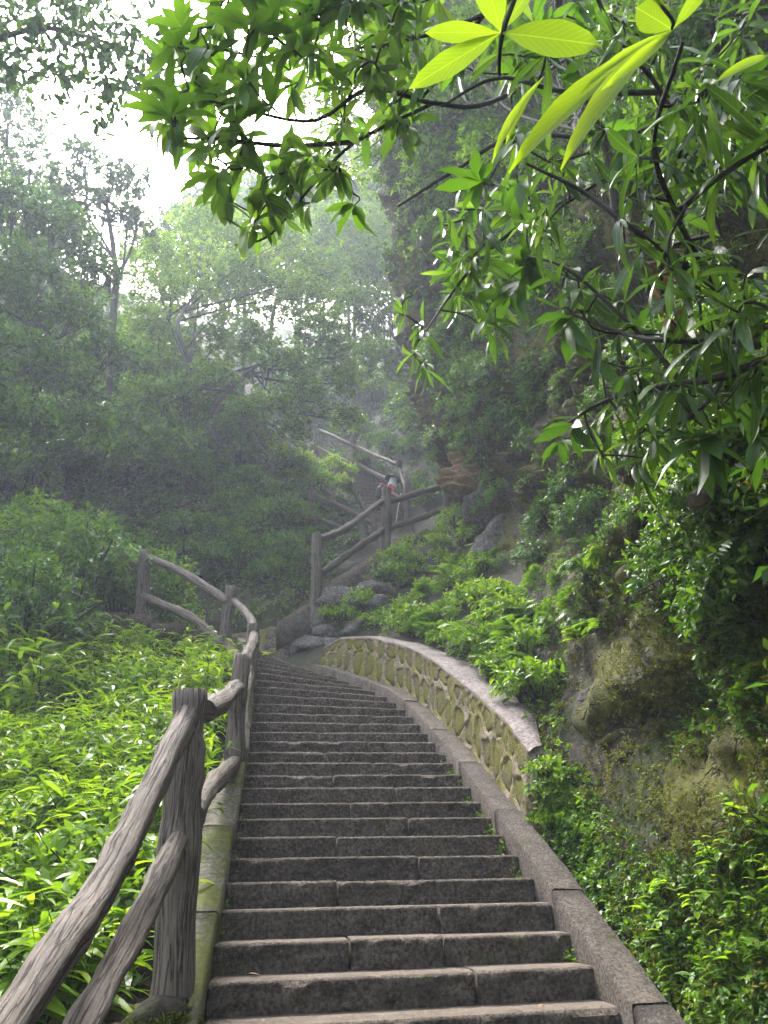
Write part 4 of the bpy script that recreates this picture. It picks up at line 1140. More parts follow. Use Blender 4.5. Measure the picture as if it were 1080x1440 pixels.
for i, (px, py, Y, sc, lab) in enumerate(((30, 905, 10.4, 1.05, "broadleaf shrub with pale shining leaves among the bamboo grass"), (95, 890, 12.0, 1.2, "big dense shrub with small glossy leaves behind the bamboo grass"), (160, 900, 12.7, .95, "glossy shrub half hiding the far post of the log railing"),
        (205, 880, 13.2, 1.05, "light leafed shrub rising behind the far railing post"), (120, 860, 13.5, 1.35, "tall bushy shrub behind the glossy shrubs, under the dark tree"), (30, 860, 12.8, 1.4, "tall dark shrub under the leaning dark tree"), (248, 850, 14.2, .75, "small light shrub behind the upper rail of the landing"))):
    x = aty(px, py, Y); p = np.array([x[0], Y, gz(x[0], Y)])
    fm = SH_A[i % 3]
    if i >= 3: fm = (fm[0].copy(), fm[1].copy()); fm[0].materials.clear(); fm[1].materials.clear()
    add_shrub("shrub", fm, M_MID if i < 3 else (M_LIGHT if i in (3, 6) else M_MID), p - [0, 0, .1], sc, lab, "shrub", None)
SH_D = [shrub_parts(30 + k, 1.0, .7, 110, 7, .12, .04, 'd2', .45) for k in range(4)]
poly = [(150, 600), (300, 610), (440, 640), (450, 720), (430, 830), (330, 830), (260, 800), (190, 690), (60, 640)]
for px, py in sample_poly(poly, 120):
    p = on_ground(px, py)
    if p is not None: add_shrub("understory_shrub", SH_D[random.randrange(4)], M_MID, p, random.uniform(.45, .95), "dark low shrub on the shaded bank behind the landing", "shrub", "low shrubs on the shaded bank")
SH_F = [shrub_parts(40 + k, 1.6, 1.2, 150, 7, .2, .07, 'd2', .5) for k in range(3)]
for px, py in sample_poly([(180, 480), (450, 470), (620, 520), (600, 640), (460, 610), (300, 600), (150, 600)], 50) + sample_poly([(-20, 420), (150, 430), (220, 600), (200, 700), (-20, 700)], 46) + sample_poly([(-20, 610), (200, 620), (240, 700), (-20, 720)], 30):
    p = on_ground(px, py)
    if p is not None and p[1] > 12.5: add_shrub("hillside_shrub", SH_F[random.randrange(3)], M_MID, p, random.uniform(.6, 1.1), "hazy shrub on the steep slope among the misty trees", "shrub", "shrubs on the misty slope")
for px, py in sample_poly([(560, 600), (640, 590), (655, 720), (585, 725)], 26) + sample_poly([(440, 640), (540, 600), (560, 640), (500, 700)], 12):
    p = on_ground(px, py)
    if p is not None and p[1] > 14: add_shrub("understory_shrub", SH_D[random.randrange(4)], M_MID, p, random.uniform(.45, .9), "shrub on the steep ground beside the distant steps", "shrub", "shrubs beside the distant steps")
SH_G = [shrub_parts(45 + k, .9, .55, 90, 7, .13, .05, 'd2', .65) for k in range(2)]
for px, py in ((425, 660), (445, 675), (465, 665), (480, 690), (450, 695), (490, 680)):
    p = on_ground(px, py)
    if p is not None: add_shrub("understory_shrub", SH_G[px % 2], M_LIGHT, p, random.uniform(.8, 1.1), "bright lime green shrub under the distant pale railing", "shrub", "bright shrubs under the distant railing")

# shrubs rooted in the rock face
SH_C = [shrub_parts(50 + k, .7, .55, 90, 8, .085, .034, 'm8', .5) for k in range(4)]
polyc = [(600, 560), (700, 430), (900, 420), (1080, 500), (1080, 900), (960, 840), (860, 800), (760, 760), (740, 900), (640, 700)]
k = 0
for px, py in sample_poly(polyc, 95):
    h = cast(px, py)
    if h is None or h[0].y < 2.2: continue
    n_ = h[1] if h[1].x < 0 else -h[1]
    o = add_shrub("cliff_shrub", SH_C[k % 4], M_MID, np.array(h[0]), random.uniform(.35, .75), "leafy shrub rooted in the dark upper rock face", "shrub", "shrubs rooted in the rock face", tilt=(random.uniform(-.3, .3), -random.uniform(.3, .9)), rz=0)
    k += 1
polyc2 = [(620, 560), (560, 120), (760, 20), (1080, 20), (1080, 460), (880, 420), (700, 440)]
for px, py in sample_poly(polyc2, 60):
    h = cast(px, py)
    if h is None or h[0].y < 3.2: continue
    add_shrub("cliff_shrub", SH_C[k % 4], M_DARK, np.array(h[0]), random.uniform(.6, 1.1), "dark leafy shrub high on the rock face behind the hanging branches", "shrub", "shrubs high on the rock face", tilt=(0, -.6), rz=0)
    k += 1

# ------------------------------------------------------------------ ferns and plants above the wall
def fern_mesh(seed):
    r = np.random.default_rng(seed); bag = Bag(); stb = Bag()
    for f in range(9):
        az = r.uniform(0, 6.28); ln = r.uniform(.38, .6)
        e = np.array([math.cos(az) * ln * .85, math.sin(az) * ln * .85, ln * r.uniform(.2, .5)])
        q = smooth_path([(0, 0, 0), e * [.4, .4, 1.25], e], 16)
        V, F, U = tube(q, np.linspace(.004, .0015, 16), 4, 0, 0, False); stb.add(V, F, None, U)
        T_ = nrm(np.gradient(q, axis=0)); s = nrm(np.cross(T_, [0, 0, 1])); up = np.cross(s, T_)
        for sg in (-1, 1):
            idx_ = np.arange(2, 16)
            t = idx_ / 15
            L = ln * .3 * np.sin(np.clip(t * 1.05, 0, 1) * np.pi) ** .7 + .012
            V, F, T = leaf_arr('d2', q[idx_], s[idx_] * sg + T_[idx_] * .35, up[idx_], L, L * .3, .15, .2, np.clip(.5 + r.normal(0, .15, len(idx_)), 0, 1)); bag.add(V, F, T)
    return stb.mesh("stems", True), bag.mesh("fronds")
FERN = [fern_mesh(70 + k) for k in range(4)]
def add_fern(p, sc, label, group, tilt=(0, 0)):
    o = thing("fern", label, "fern", tuple(p), group); o.scale = (sc,) * 3; o.rotation_euler = (tilt[0], tilt[1], random.uniform(0, 6.28))
    f = FERN[random.randrange(4)]
    obj("stems", f[0], M_TWIG, o); obj("fronds", f[1], M_FERN, o)
for px, py in sample_poly([(500, 890), (560, 830), (585, 745), (650, 720), (720, 830), (745, 950), (720, 965), (640, 925), (560, 900)], 48):
    h = cast(px, py)
    if h: add_fern(np.array(h[0]), random.uniform(.45, .85), "green fern on the bank between the curved wall and broken trunk", "ferns on the bank above the curved wall", (-.25, 0))
for px, py in sample_poly([(740, 700), (830, 720), (880, 800), (790, 960), (740, 900)], 26) + sample_poly([(950, 780), (1080, 700), (1080, 1000), (1000, 900)], 18):
    h = cast(px, py)
    if h: add_fern(np.array(h[0]), random.uniform(.35, .65), "small fern hanging from a ledge of the rock face", "ferns on the rock face", (0, -.7))
SH_W = [shrub_parts(80 + k, .45, .35, 46, 7, .085, .034, 'm8', .55) for k in range(3)]
for px, py in sample_poly([(470, 885), (540, 800), (600, 740), (650, 730), (720, 850), (770, 1000), (740, 990), (640, 918), (560, 893)], 60):
    h = cast(px, py)
    if h: add_shrub("bank_plant", SH_W[random.randrange(3)], M_FERN, np.array(h[0]), random.uniform(.6, 1.1), "leafy plant on the bank above the curved wall", "plant", "leafy plants above the curved wall")

# ------------------------------------------------------------------ right bank: creeping plants and leafy plants
def cover(name, polys, per, L, W, leafm, label, tint=.5, which="gc", tpl='d2', nl=5, off=.015, clump=0.0):
    pts, dr = [], []
    for poly_, n in polys:
        for px, py in sample_poly(poly_, n):
            h = cast(px, py, which)
            if h is None: continue
            if clump and fbm(np.array([[h[0].x, h[0].y, h[0].z]]) * 1.6, 3, 4)[0] < clump - .6: continue
            n_ = Vector(h[1])
            if n_.dot(Vector(ray(px, py))) > 0: n_ = -n_
            for _ in range(per):
                pts.append(np.array(h[0]) + rng.normal(size=3) * .05 + np.array(n_) * off); dr.append(np.array(n_) + [0, 0, .5])
    pts, dr = np.array(pts), np.array(dr)
    V, F, T = sprigs(pts, nrm(dr) , nl, L, W, (.5, 1.4), .5, tpl, .25, .25, np.clip(tint + .35 * fbm(pts * 3, 3, 3), 0, 1), .2)
    o = obj(name, mesh_tris(name, V, F, T), leafm)
    return tag(o, label, kind="stuff")
toe = [(752, 1140), (765, 1060), (830, 1090), (880, 1190), (1000, 1230), (1090, 1150), (1140, 1480), (1000, 1480), (860, 1300)]
cover("creeping_plants", [(toe, 3200), ([(1000, 1440), (1090, 1380), (1300, 1700), (1150, 1750)], 500), ([(750, 1160), (770, 1060), (850, 1200), (860, 1290)], 600)], 1, .035, .02, M_FERN, "carpet of tiny creeping plants along the foot of the rock", .5, tpl='d2', nl=6)
cover("cliff_moss_plants", [([(740, 700), (1080, 640), (1080, 1150), (960, 1080), (990, 900), (880, 840), (800, 900), (790, 1040), (740, 930)], 2600)], 1, .045, .022, M_MID, "scattered small plants clinging to the damp rock", .45, nl=6, clump=.3)
cover("wall_foot_leaves", [([(480, 885), (600, 905), (700, 955), (765, 1035), (770, 980), (700, 900), (600, 860)], 420), ([(420, 880), (500, 830), (560, 780), (600, 760), (560, 850), (470, 890)], 200)], 1, .06, .026, M_FERN, "low leafy ground cover behind the curved wall", .5, nl=6)
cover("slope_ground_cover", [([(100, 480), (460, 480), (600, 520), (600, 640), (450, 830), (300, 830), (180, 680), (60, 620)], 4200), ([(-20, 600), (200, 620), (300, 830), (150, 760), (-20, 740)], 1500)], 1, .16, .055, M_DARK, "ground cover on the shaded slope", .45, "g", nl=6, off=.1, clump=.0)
cover("landing_ground_cover", [([(240, 800), (430, 790), (440, 860), (400, 900), (330, 880), (260, 860)], 700)], 1, .07, .03, M_FERN, "low plants round the stone landing", .4, "g", nl=6, off=.03, clump=.1)
cover("litter_on_slope", [([(180, 640), (440, 640), (440, 830), (300, 830)], 500)], 1, .12, .06, M_DRY, "brown leaf litter on the shaded slope", .25, "g", nl=3, off=.02)
cover("litter_on_bank", [([(640, 840), (730, 840), (740, 930), (680, 900)], 70), ([(450, 890), (600, 770), (640, 800), (560, 880)], 90), ([(120, 1340), (260, 1340), (260, 1470), (60, 1470)], 120)], 1, .06, .035, M_DRY, "brown leaf litter on the bank", .5, "g", nl=2, off=.01)

cover("moss_carpet", [([(745, 860), (840, 700), (1100, 640), (1160, 1480), (1000, 1480), (760, 1130)], 12000), ([(450, 890), (560, 770), (640, 740), (740, 900), (600, 900)], 900)], 1, .028, .012, M_MOSSLEAF, "yellow green moss growing on the damp rock", .45, nl=6, off=.0, clump=.2)
cover("wall_end_plants", [([(755, 1150), (765, 1050), (800, 1060), (830, 1180)], 260)], 1, .05, .026, M_FERN, "small plants hiding the end of the curved wall", .5, nl=6, off=.05)
for k_ in range(7):
    e_ = wpt(0, .0 + .22 * (k_ % 4), -.06 - .07 * (k_ % 3)) + np.array([.03, -.1, -.08])
    add_shrub("bank_plant", SH_W[k_ % 3], M_FERN, e_, random.uniform(.4, .65), "leafy plant crowding the end of the curved wall", "plant", "leafy plants at the wall end", tilt=(.3, 0))
_d = rand_dirs(2200); _d[:, 2] = np.abs(_d[:, 2]) - .2; _P = _d * MOSSY[1] * .98
V, F, T = sprigs(_P, nrm(_d + [0, 0, .4]), 5, .03, .011, (.4, 1.3), .4, 'd2', .2, .2, np.clip(.5 + .5 * fbm(_P * 14, 3, 2), 0, 1))
obj("moss", mesh_tris("moss", V, F, T), M_MOSSLEAF, MOSSY[0])
for k_ in range(34):
    u_ = k_ / 33 * 2.0; i_ = min(int(u_), 1); a_, b_ = F2[2 + i_], F2[3 + i_]
    e_ = lerp(a_, b_, u_ - i_) + np.array([random.uniform(.0, .2), -random.uniform(.08, .4), -random.uniform(.15, .5)])
    if k_ % 2: add_fern(e_, random.uniform(.4, .65), "small fern overhanging the edge below the upper railing", "ferns below the upper railing", (.2, 0))
    else: add_shrub("bank_plant", SH_W[k_ % 3], M_FERN, e_, random.uniform(.4, .7), "small leafy plant on the edge below the upper railing", "plant", "plants below the upper railing")
def leafy_plant(p, nrm_, h, nleaf, L, Wf, meshes, label, group, name="leafy_plant"):
    root = thing(name, label, "plant", tuple(p), group)
    for k in range(random.choice((1, 2, 2))):
        ax_ = nrm(np.array(nrm_) * .6 + [0, 0, .8] + rng.normal(size=3) * .25)
        q = smooth_path([np.array(p) - ax_ * .03, np.array(p) + ax_ * h * .5 + rng.normal(size=3) * .02, np.array(p) + ax_ * h + rng.normal(size=3) * .04], 8)
        V, F, U = tube(q - np.array(p), np.linspace(.004, .002, 8), 5, 0, 0, False)
        obj("stem", mesh_tris("stem", V, F, None, True, U), M_TWIG, root)
        for j in range(nleaf):
            t = .35 + .65 * j / max(1, nleaf - 1)
            b = np.array([np.interp(t, np.linspace(0, 1, 8), q[:, i]) for i in range(3)])
            az = j * 2.4 + random.uniform(-.4, .4)
            d = np.array([math.cos(az), math.sin(az), random.uniform(-.25, .45)]) + np.array(nrm_) * .5
            lf = obj("leaf", random.choice(meshes)); place(lf, b, d, (random.uniform(-.3, .3), random.uniform(-.3, .3), 1), L * random.uniform(.7, 1.2), 1, root)
OV = [(0, .02), (.05, .03), (.2, .7), (.4, 1), (.65, .85), (.85, .42), (1, 0)]
LF_OV = [unit_leaf("leaf", M_LIGHT, .2 + .1 * k, .25, prof(OV, .22), .45 + .2 * k, .01) for k in range(3)]
for px, py in sample_poly([(1080, 1170), (1000, 1200), (960, 1260), (900, 1260), (940, 1380), (1000, 1440), (1120, 1470), (1120, 1180)], 46):
    h = cast(px, py)
    if h:
        n_ = h[1] if h[1].dot(Vector(ray(px, py))) < 0 else -h[1]
        leafy_plant(np.array(h[0]), np.array(n_), random.uniform(.08, .2), random.randint(5, 8), random.uniform(.06, .1), 1, LF_OV, "bright green leafy seedling on the bank below the mossy rock", "leafy seedlings on the bank below the rock")
for px, py in ((820, 905), (850, 890), (1020, 870), (1050, 905), (1000, 895), (1060, 790), (1035, 770), (745, 870), (960, 800), (700, 880)):
    h = cast(px, py)
    if h:
        n_ = h[1] if h[1].dot(Vector(ray(px, py))) < 0 else -h[1]
        leafy_plant(np.array(h[0]), np.array(n_), random.uniform(.12, .22), 7, random.uniform(.12, .16), 1, LF_OV, "broad leafed plant sprouting from a crack in the rock face", "broad leafed plants on the rock face")

# ------------------------------------------------------------------ bamboo grass on the left bank
LF_BG = [unit_leaf("leaf", M_BAMBOO, d, .3, prof(LAN, .068), t, .0, 6) for d, t in ((.25, .4), (.45, .6), (.65, .5), (.35, .8), (.5, .3))]
def bamboo_axes(p, h, r):
    out = []
    for k in range(r.integers(3, 6)):
        az = r.uniform(0, 6.28); lean = r.uniform(.15, .55)
        e = p + np.array([math.cos(az) * lean * h, math.sin(az) * lean * h, h * r.uniform(.7, 1.0)])
        out.append(smooth_path([p - [0, 0, .05], p + (e - p) * [.3, .3, .6], e], 9))
    return out
def bamboo_leaves(axes, r, nl):
    out = []
    for q in axes:
        for j in range(nl):
            t = .35 + .65 * (j + r.uniform(0, .6)) / nl; t = min(t, 1)
            b = np.array([np.interp(t, np.linspace(0, 1, 9), q[:, i]) for i in range(3)])
            az = r.uniform(0, 6.28); d = np.array([math.cos(az), math.sin(az), r.uniform(-.05, .6)])
            out.append((b, d, r.uniform(.13, .24)))
    return out
bg_px = sample_poly([(-40, 1460), (-40, 1010), (120, 1000), (230, 1010), (290, 1060), (270, 1120), (200, 1250), (120, 1440), (60, 1460)], 46)
near_b = []
for px, py in bg_px:
    p = on_ground(px, min(py + 60, 1640))
    if p is None or p[0] > -.62 or p[1] < 1.6: continue
    near_b.append(p)
for i, p in enumerate(near_b):
    r = np.random.default_rng(900 + i); root = thing("dwarf_bamboo", "bright green dwarf bamboo clump beside the log railing", "bamboo", tuple(p), "bamboo grass clumps beside the railing")
    ax_ = bamboo_axes(p, r.uniform(.4, .7), r)
    for q in ax_:
        V, F, U = tube(q - p, np.linspace(.0035, .0015, 9), 4, 0, 0, False); obj("stem", mesh_tris("stem", V, F, None, True, U), M_BAMBOO, root)
    for b, d, L in bamboo_leaves(ax_, r, 6):
        lf = obj("leaf", LF_BG[r.integers(0, 5)]); place(lf, b, d, (r.uniform(-.3, .3), r.uniform(-.3, .3), 1), L * (1.7 if p[1] < 5 else 1.25), 1.1, root)
BGP = []
for v in range(5):
    r = np.random.default_rng(950 + v); ax_ = bamboo_axes(np.zeros(3), .62, r); sb_ = Bag(); lv = bamboo_leaves(ax_, r, 9)
    for q in ax_:
        V, F, U = tube(q, np.linspace(.0035, .0015, 9), 3, 0, 0, False); sb_.add(V, F, None, U)
    P = np.array([a[0] for a in lv]); D = np.array([a[1] for a in lv]); L = np.array([a[2] for a in lv])
    V, F, T = leaf_arr('b6', P, D, nrm(np.array([0, 0, 1.0]) + r.normal(size=P.shape) * .3), L, L * .15, r.uniform(.2, .7, len(L)), .25, np.clip(r.normal(.5, .25, len(L)), 0, 1))
    BGP.append((sb_.mesh("stems"), mesh_tris("foliage", V, F, T)))
cnt = 0
for px, py in sample_poly([(-40, 1300), (-40, 900), (120, 900), (250, 880), (300, 930), (325, 1000), (300, 1090), (230, 1200)], 250):
    p = on_ground(px, py + 25)
    if p is None or p[0] > -.6 or p[1] < 3.2: continue
    add_shrub("dwarf_bamboo", BGP[cnt % 5], M_BAMBOO, p, random.uniform(.65, 1.15), "dwarf bamboo clump on the bank below the shrubs", "bamboo", "bamboo grass covering the bank"); cnt += 1
for px, py in sample_poly([(-60, 1000), (-60, 860), (60, 860), (110, 960), (40, 1040)], 14):
    p = on_ground(px, py + 20)
    if p is not None and p[0] < -.9 and p[1] > 3.5: add_shrub("dwarf_bamboo", BGP[cnt % 5], M_BAMBOO, p, random.uniform(1.5, 2.1), "tall dwarf bamboo with long pale leaves beside the glossy shrubs", "bamboo", "tall dwarf bamboo beside the shrubs"); cnt += 1
for px, py in sample_poly([(-30, 1400), (-30, 960), (180, 930), (280, 980), (220, 1180), (100, 1400)], 26):
    p = on_ground(px, py + 30)
    if p is not None and p[0] < -.75 and p[1] > 2.4: add_shrub("bank_plant", SH_W[cnt % 3], M_LIGHT, p, random.uniform(.9, 1.5), "broad leafed weed among the dwarf bamboo", "plant", "weeds among the dwarf bamboo"); cnt += 1
# the mass between the clumps, also outside the picture
pts = []
while len(pts) < 1250:
    y = rng.uniform(-2, 11.5); x = -.65 - rng.uniform(0, 1) ** 1.3 * (1.7 + y * .5 if y > 0 else 2)
    if x > -1.0 and 1.8 < y < 4.2: continue
    pts.append((x, y, gz(x, y)))
pts = np.array(pts); k = len(pts)
rep = np.repeat(pts, 12, 0) + np.column_stack([rng.normal(0, .13, (k * 12, 2)), rng.uniform(.06, .5, k * 12)])
az = rng.uniform(0, 6.28, len(rep)); LL = rng.uniform(.13, .24, len(rep))
V, F, T = leaf_arr('b6', rep, np.stack([np.cos(az), np.sin(az), rng.uniform(-.1, .6, len(rep))], -1), nrm(np.array([0, 0, 1.0]) + rng.normal(size=rep.shape) * .3), LL, LL * .15, rng.uniform(.2, .7, len(rep)), .25, np.clip(.45 + .3 * fbm(rep * 1.5, 3, 2) + rng.normal(0, .15, len(rep)), 0, 1))
tag(obj("bamboo_undergrowth", mesh_tris("bamboo_undergrowth", V, F, T), M_BAMBOO), "bamboo grass undergrowth covering the bank", kind="stuff")
# ------------------------------------------------------------------ branches hanging in from the tree on the rock
def leafset(material, w_, tints=(.35, .5, .65)):
    return [unit_leaf("leaf", material, d, f, prof(OBL, w_), t, .006, 8, c) for d, f, t, c in ((.12, .25, tints[0], 0), (.3, .35, tints[1], .4), (.45, .2, tints[2], .3), (.2, .5, tints[1], 0), (.6, .3, tints[0], .5))]
BIGW, BIGN, YNG = leafset(M_BIG, .13, (.4, .6, .8)), leafset(M_BIG, .08, (.15, .4, .7)), leafset(M_YOUNG, .15, (.4, .6, .8))
DRYL = leafset(M_DRY, .11, (.4, .6, .8))
def canopy(name, label, base, limbs, whorls, trunk_r, leafsets, cap=290):
    """limbs: list of (path, r0, r1); whorls: (pos, dir, n, L, set)"""
    base = np.array(base); root = thing(name, label, "tree", tuple(base))
    nodes = []
    for k, (q, r0, r1) in enumerate(limbs):
        V, F, U = tube(q, np.linspace(r0, r1, len(q)), 10 if r0 > .03 else 7, .1, k, False)
        obj("trunk" if k == 0 and trunk_r else "branch", mesh_tris("branch", V - base, F, None, True, U), M_TWIG if r0 < .05 else M_BARK, root)
        nodes += list(q)
    nodes = [np.array(a) for a in nodes]
    todo = list(whorls); cnt = 0; extra = Bag()
    while todo:
        NA = np.array(nodes)
        best = min(range(len(todo)), key=lambda i: np.min(np.linalg.norm(NA - todo[i][0], axis=1)))
        pos, d, n, L, ls = todo.pop(best)
        j = NA[np.argmin(np.linalg.norm(NA - pos, axis=1))]
        mid = lerp(j, pos, .55) + rng.normal(size=3) * .05 * np.linalg.norm(pos - j)
        q = smooth_path([j, mid, pos - nrm(np.array(d)) * .04, pos], 9)
        V, F, U = tube(q, np.linspace(.0055, .0025, 9), 6, 0, 0, False)
        obj("twig", mesh_tris("twig", V - base, F, None, True, U), M_TWIG, root)
        nodes += [q[3], q[5], q[7]]
        d = nrm(np.array(d, float))
        a = nrm(np.cross(d, [0.3, .2, 1])); b = np.cross(d, a); th0 = random.uniform(0, 6)
        for i in range(n):
            th = th0 + i * 2.4; phi = random.uniform(.7, 1.35)
            ld = d * math.cos(phi) + (a * math.cos(th) + b * math.sin(th)) * math.sin(phi)
            ld = ld + np.array([0, 0, -random.uniform(.05, .45)])
            up = nrm(np.array([0, 0, 1]) + d * .4 + rng.normal(size=3) * .25)
            if cnt < cap:
                lf = obj("leaf", random.choice(ls)); place(lf, pos - d * random.uniform(0, .05), ld, up, L * random.uniform(.65, 1.15), random.uniform(.8, 1.15), root)
            else:
                V, F, T = leaf_arr('m8', pos[None], ld[None], up[None], L * random.uniform(.65, 1.15), L * .3, .25, .3, .45); extra.add(V, F, T)
            cnt += 1
    if extra.n: tag(obj("foliage", extra.mesh("foliage", True, base), M_MID, root), kind="stuff")
    return root
def rd(px, py, d): return atd(px, py, d)
def whorls_in(poly_, n, d0, d1, L0, L1, ls, droopdir=-.2, out=(0, -.3, 0), nl=(5, 9)):
    W_ = []
    for px, py in sample_poly(poly_, n):
        W_.append((rd(px, py, random.uniform(d0, d1)), nrm(np.array(out) + [0, 0, droopdir] + rng.normal(size=3) * .55), random.randint(*nl), random.uniform(L0, L1), ls))
    return W_
# tree rooted on the rock: dark stem and the branches to the upper middle
hb_ = cast(893, 455, "c"); tb = np.array(hb_[0]); dB = np.linalg.norm(tb - CAM)
limA = [(smooth_path([tb + [.2, 0, -.2], rd(880, 380, dB - .15), rd(868, 300, dB - .3), rd(850, 200, dB - .6), rd(800, 80, dB - 1.0), rd(775, -60, dB - 1.2), rd(740, -200, dB - 1.3)], 36), .06, .022),
        (smooth_path([rd(800, 80, dB - 1.0), rd(700, 140, 4.2), rd(610, 145, 3.9), rd(520, 125, 3.8), rd(440, 170, 3.7), rd(330, 150, 3.7), rd(250, 130, 3.7)], 30), .013, .005),
        (smooth_path([rd(610, 145, 3.9), rd(500, 200, 3.8), rd(440, 260, 3.7), rd(380, 330, 3.6), rd(330, 345, 3.6)], 24), .009, .004),
        (smooth_path([rd(500, 200, 3.8), rd(400, 205, 3.7), rd(310, 195, 3.7), rd(240, 195, 3.7)], 20), .012, .005),
        (smooth_path([rd(775, -60, dB - 1.2), rd(640, -30, 4.2), rd(500, 20, 4.0), rd(380, 30, 3.9), rd(280, 40, 3.8)], 26), .013, .005),
        (smooth_path([rd(850, 200, dB - .6), rd(740, 190, 4.6), rd(640, 240, 4.4), rd(560, 290, 4.3)], 20), .016, .006)]
A1_ = whorls_in([(225, 60), (270, -20), (420, -20), (420, 120), (330, 220), (250, 230), (205, 170)], 46, 3.3, 4.2, .15, .21, BIGW, -.1, (-.4, -.3, .2))
A2_ = whorls_in([(290, 250), (340, 200), (480, 210), (500, 290), (420, 320), (345, 360), (310, 330)], 26, 3.4, 4.0, .14, .19, BIGW, -.45, (-.5, -.2, 0))
A3_ = whorls_in([(420, -20), (620, -20), (620, 110), (560, 200), (420, 190)], 60, 3.7, 4.6, .14, .2, BIGW, -.2, (-.3, -.4, .1))
canopy("overhanging_tree", "tree on the rock arching broad evergreen leaves over the misty gap", tb, limA, A1_ + A2_ , True, None, 299)
canopy("overhanging_branch", "leafy evergreen bough crossing below the white sky beside the great trunk", rd(800, -60, 4.4), [(smooth_path([rd(800, -60, 4.4), rd(680, 20, 4.2), rd(560, 60, 4.2), rd(470, 70, 4.2)], 24), .012, .005), (smooth_path([rd(680, 20, 4.2), rd(600, 130, 4.3), rd(520, 190, 4.3)], 16), .012, .005)], A3_, False, None, 299)
# sprig hanging before the mist
spr = [(rd(597, 470, 3.9), (-.2, -.2, -.9), 8, .17, BIGN), (rd(585, 455, 3.9), (-.9, -.1, .2), 6, .15, BIGN), (rd(560, 440, 3.9), (-.9, 0, .3), 5, .14, BIGN), (rd(580, 500, 3.9), (-.3, -.2, -.9), 7, .16, BIGN), (rd(570, 410, 3.9), (-.8, 0, .4), 3, .12, BIGN), (rd(600, 520, 3.9), (.1, -.2, -1), 6, .15, BIGN)]
spr += whorls_in([(600, 260), (740, 240), (780, 330), (700, 480), (640, 440)], 50, 3.9, 5.2, .17, .25, BIGN, -.6, (-.3, -.3, 0))
canopy("overhanging_branch", "hanging sprig of long narrow leaves before the leaning trunk", rd(860, 250, dB - .5), [(smooth_path([rd(860, 250, dB - .5), rd(760, 300, 4.6), rd(680, 360, 4.3), rd(630, 420, 4.1), rd(598, 468, 3.9)], 30), .014, .004), (smooth_path([rd(760, 300, 4.6), rd(700, 260, 4.6), rd(640, 270, 4.6)], 12), .008, .004)], spr, False, None, 299)
# right side: long drooping leaves
hr = cast(1060, 560, "c"); rb = np.array(hr[0]); dR = np.linalg.norm(rb - CAM)
limR = [(smooth_path([rb + [.15, 0, -.1], rd(1040, 480, dR - .35), rd(1000, 400, max(2.4, dR - .7)), rd(950, 300, 2.7), rd(920, 200, 2.6), rd(960, 60, 2.5)], 34), .014, .006),
        (smooth_path([rd(1000, 400, max(2.4, dR - .7)), rd(900, 330, 3.0), rd(820, 270, 3.1), rd(740, 230, 3.1)], 22), .014, .005),
        (smooth_path([rd(1040, 480, dR - .35), rd(960, 480, 2.9), rd(880, 470, 3.1), rd(800, 440, 3.3)], 20), .013, .005),
        (smooth_path([rd(950, 300, 2.7), rd(1010, 250, 2.5), rd(1090, 200, 2.4)], 14), .012, .006),
        (smooth_path([rd(1040, 480, dR - .35), rd(1000, 560, 2.9), rd(930, 610, 3.2)], 14), .012, .005)]
R1_ = whorls_in([(840, 200), (1080, 60), (1100, 460), (1000, 520), (900, 420)], 48, 2.4, 3.4, .15, .23, BIGN, -.7, (-.35, -.3, 0), (5, 8))
canopy("overhanging_shrub", "evergreen with long dark drooping leaves leaning out from the rock", rb, limR, R1_, True, None, 299)
hq = cast(1075, 470, "c"); qb = np.array(hq[0])
limQ = [(smooth_path([qb + [.1, 0, 0], rd(1040, 520, 3.0), rd(960, 540, 3.1), rd(860, 560, 3.3), rd(790, 600, 3.5)], 26), .022, .005), (smooth_path([rd(960, 540, 3.1), rd(900, 470, 3.2), rd(800, 380, 3.5), rd(740, 360, 3.7)], 22), .012, .004)]
Q1_ = whorls_in([(700, 340), (900, 420), (1080, 500), (1080, 640), (900, 660), (760, 620), (820, 520)], 60, 2.9, 3.9, .16, .24, BIGN, -.8, (-.4, -.3, 0), (5, 8))
canopy("overhanging_shrub", "shrub with silvery narrow leaves trailing across the dark rock hollow", qb, limQ, Q1_, True, None, 299)
# upper right: more boughs and a small-leaved tree behind them
hu = cast(1000, 330, "c"); ub = np.array(hu[0])
limU = [(smooth_path([ub + [.1, 0, -.1], rd(980, 240, 3.9), rd(930, 130, 3.6), rd(860, 40, 3.5), rd(820, -60, 3.4)], 26), .013, .007), (smooth_path([rd(930, 130, 3.6), rd(800, 130, 3.5), rd(700, 110, 3.5), rd(620, 150, 3.5)], 20), .012, .005), (smooth_path([rd(980, 240, 3.9), rd(880, 240, 3.6), rd(790, 290, 3.6)], 16), .01, .005)]
canopy("overhanging_tree", "tree with crowded narrow leaves behind the bright young twig", ub, limU, whorls_in([(620, 60), (820, 0), (1080, 0), (1080, 250), (900, 260), (760, 330), (640, 240)], 55, 3.2, 4.6, .15, .23, BIGN, -.5, (-.3, -.3, 0), (6, 9)), True, None, 299)
hv = cast(940, 300, "c"); vb = np.array(hv[0])
tree("cliff_tree", "small leaved tree growing high on the rock behind the hanging boughs", vb, [lobe(*a) for a in ((900, 180, 5.4, 60), (980, 230, 5.0, 60), (1050, 150, 4.6, 60), (820, 120, 6.2, 60), (720, 80, 6.8, 60), (940, 60, 5.4, 70), (1060, 40, 4.6, 70), (640, 60, 7.4, 60), (760, 220, 6.6, 46), (680, 200, 7.2, 46))], 26, 8, .085, .034, M_LIGHT, .4, .05)
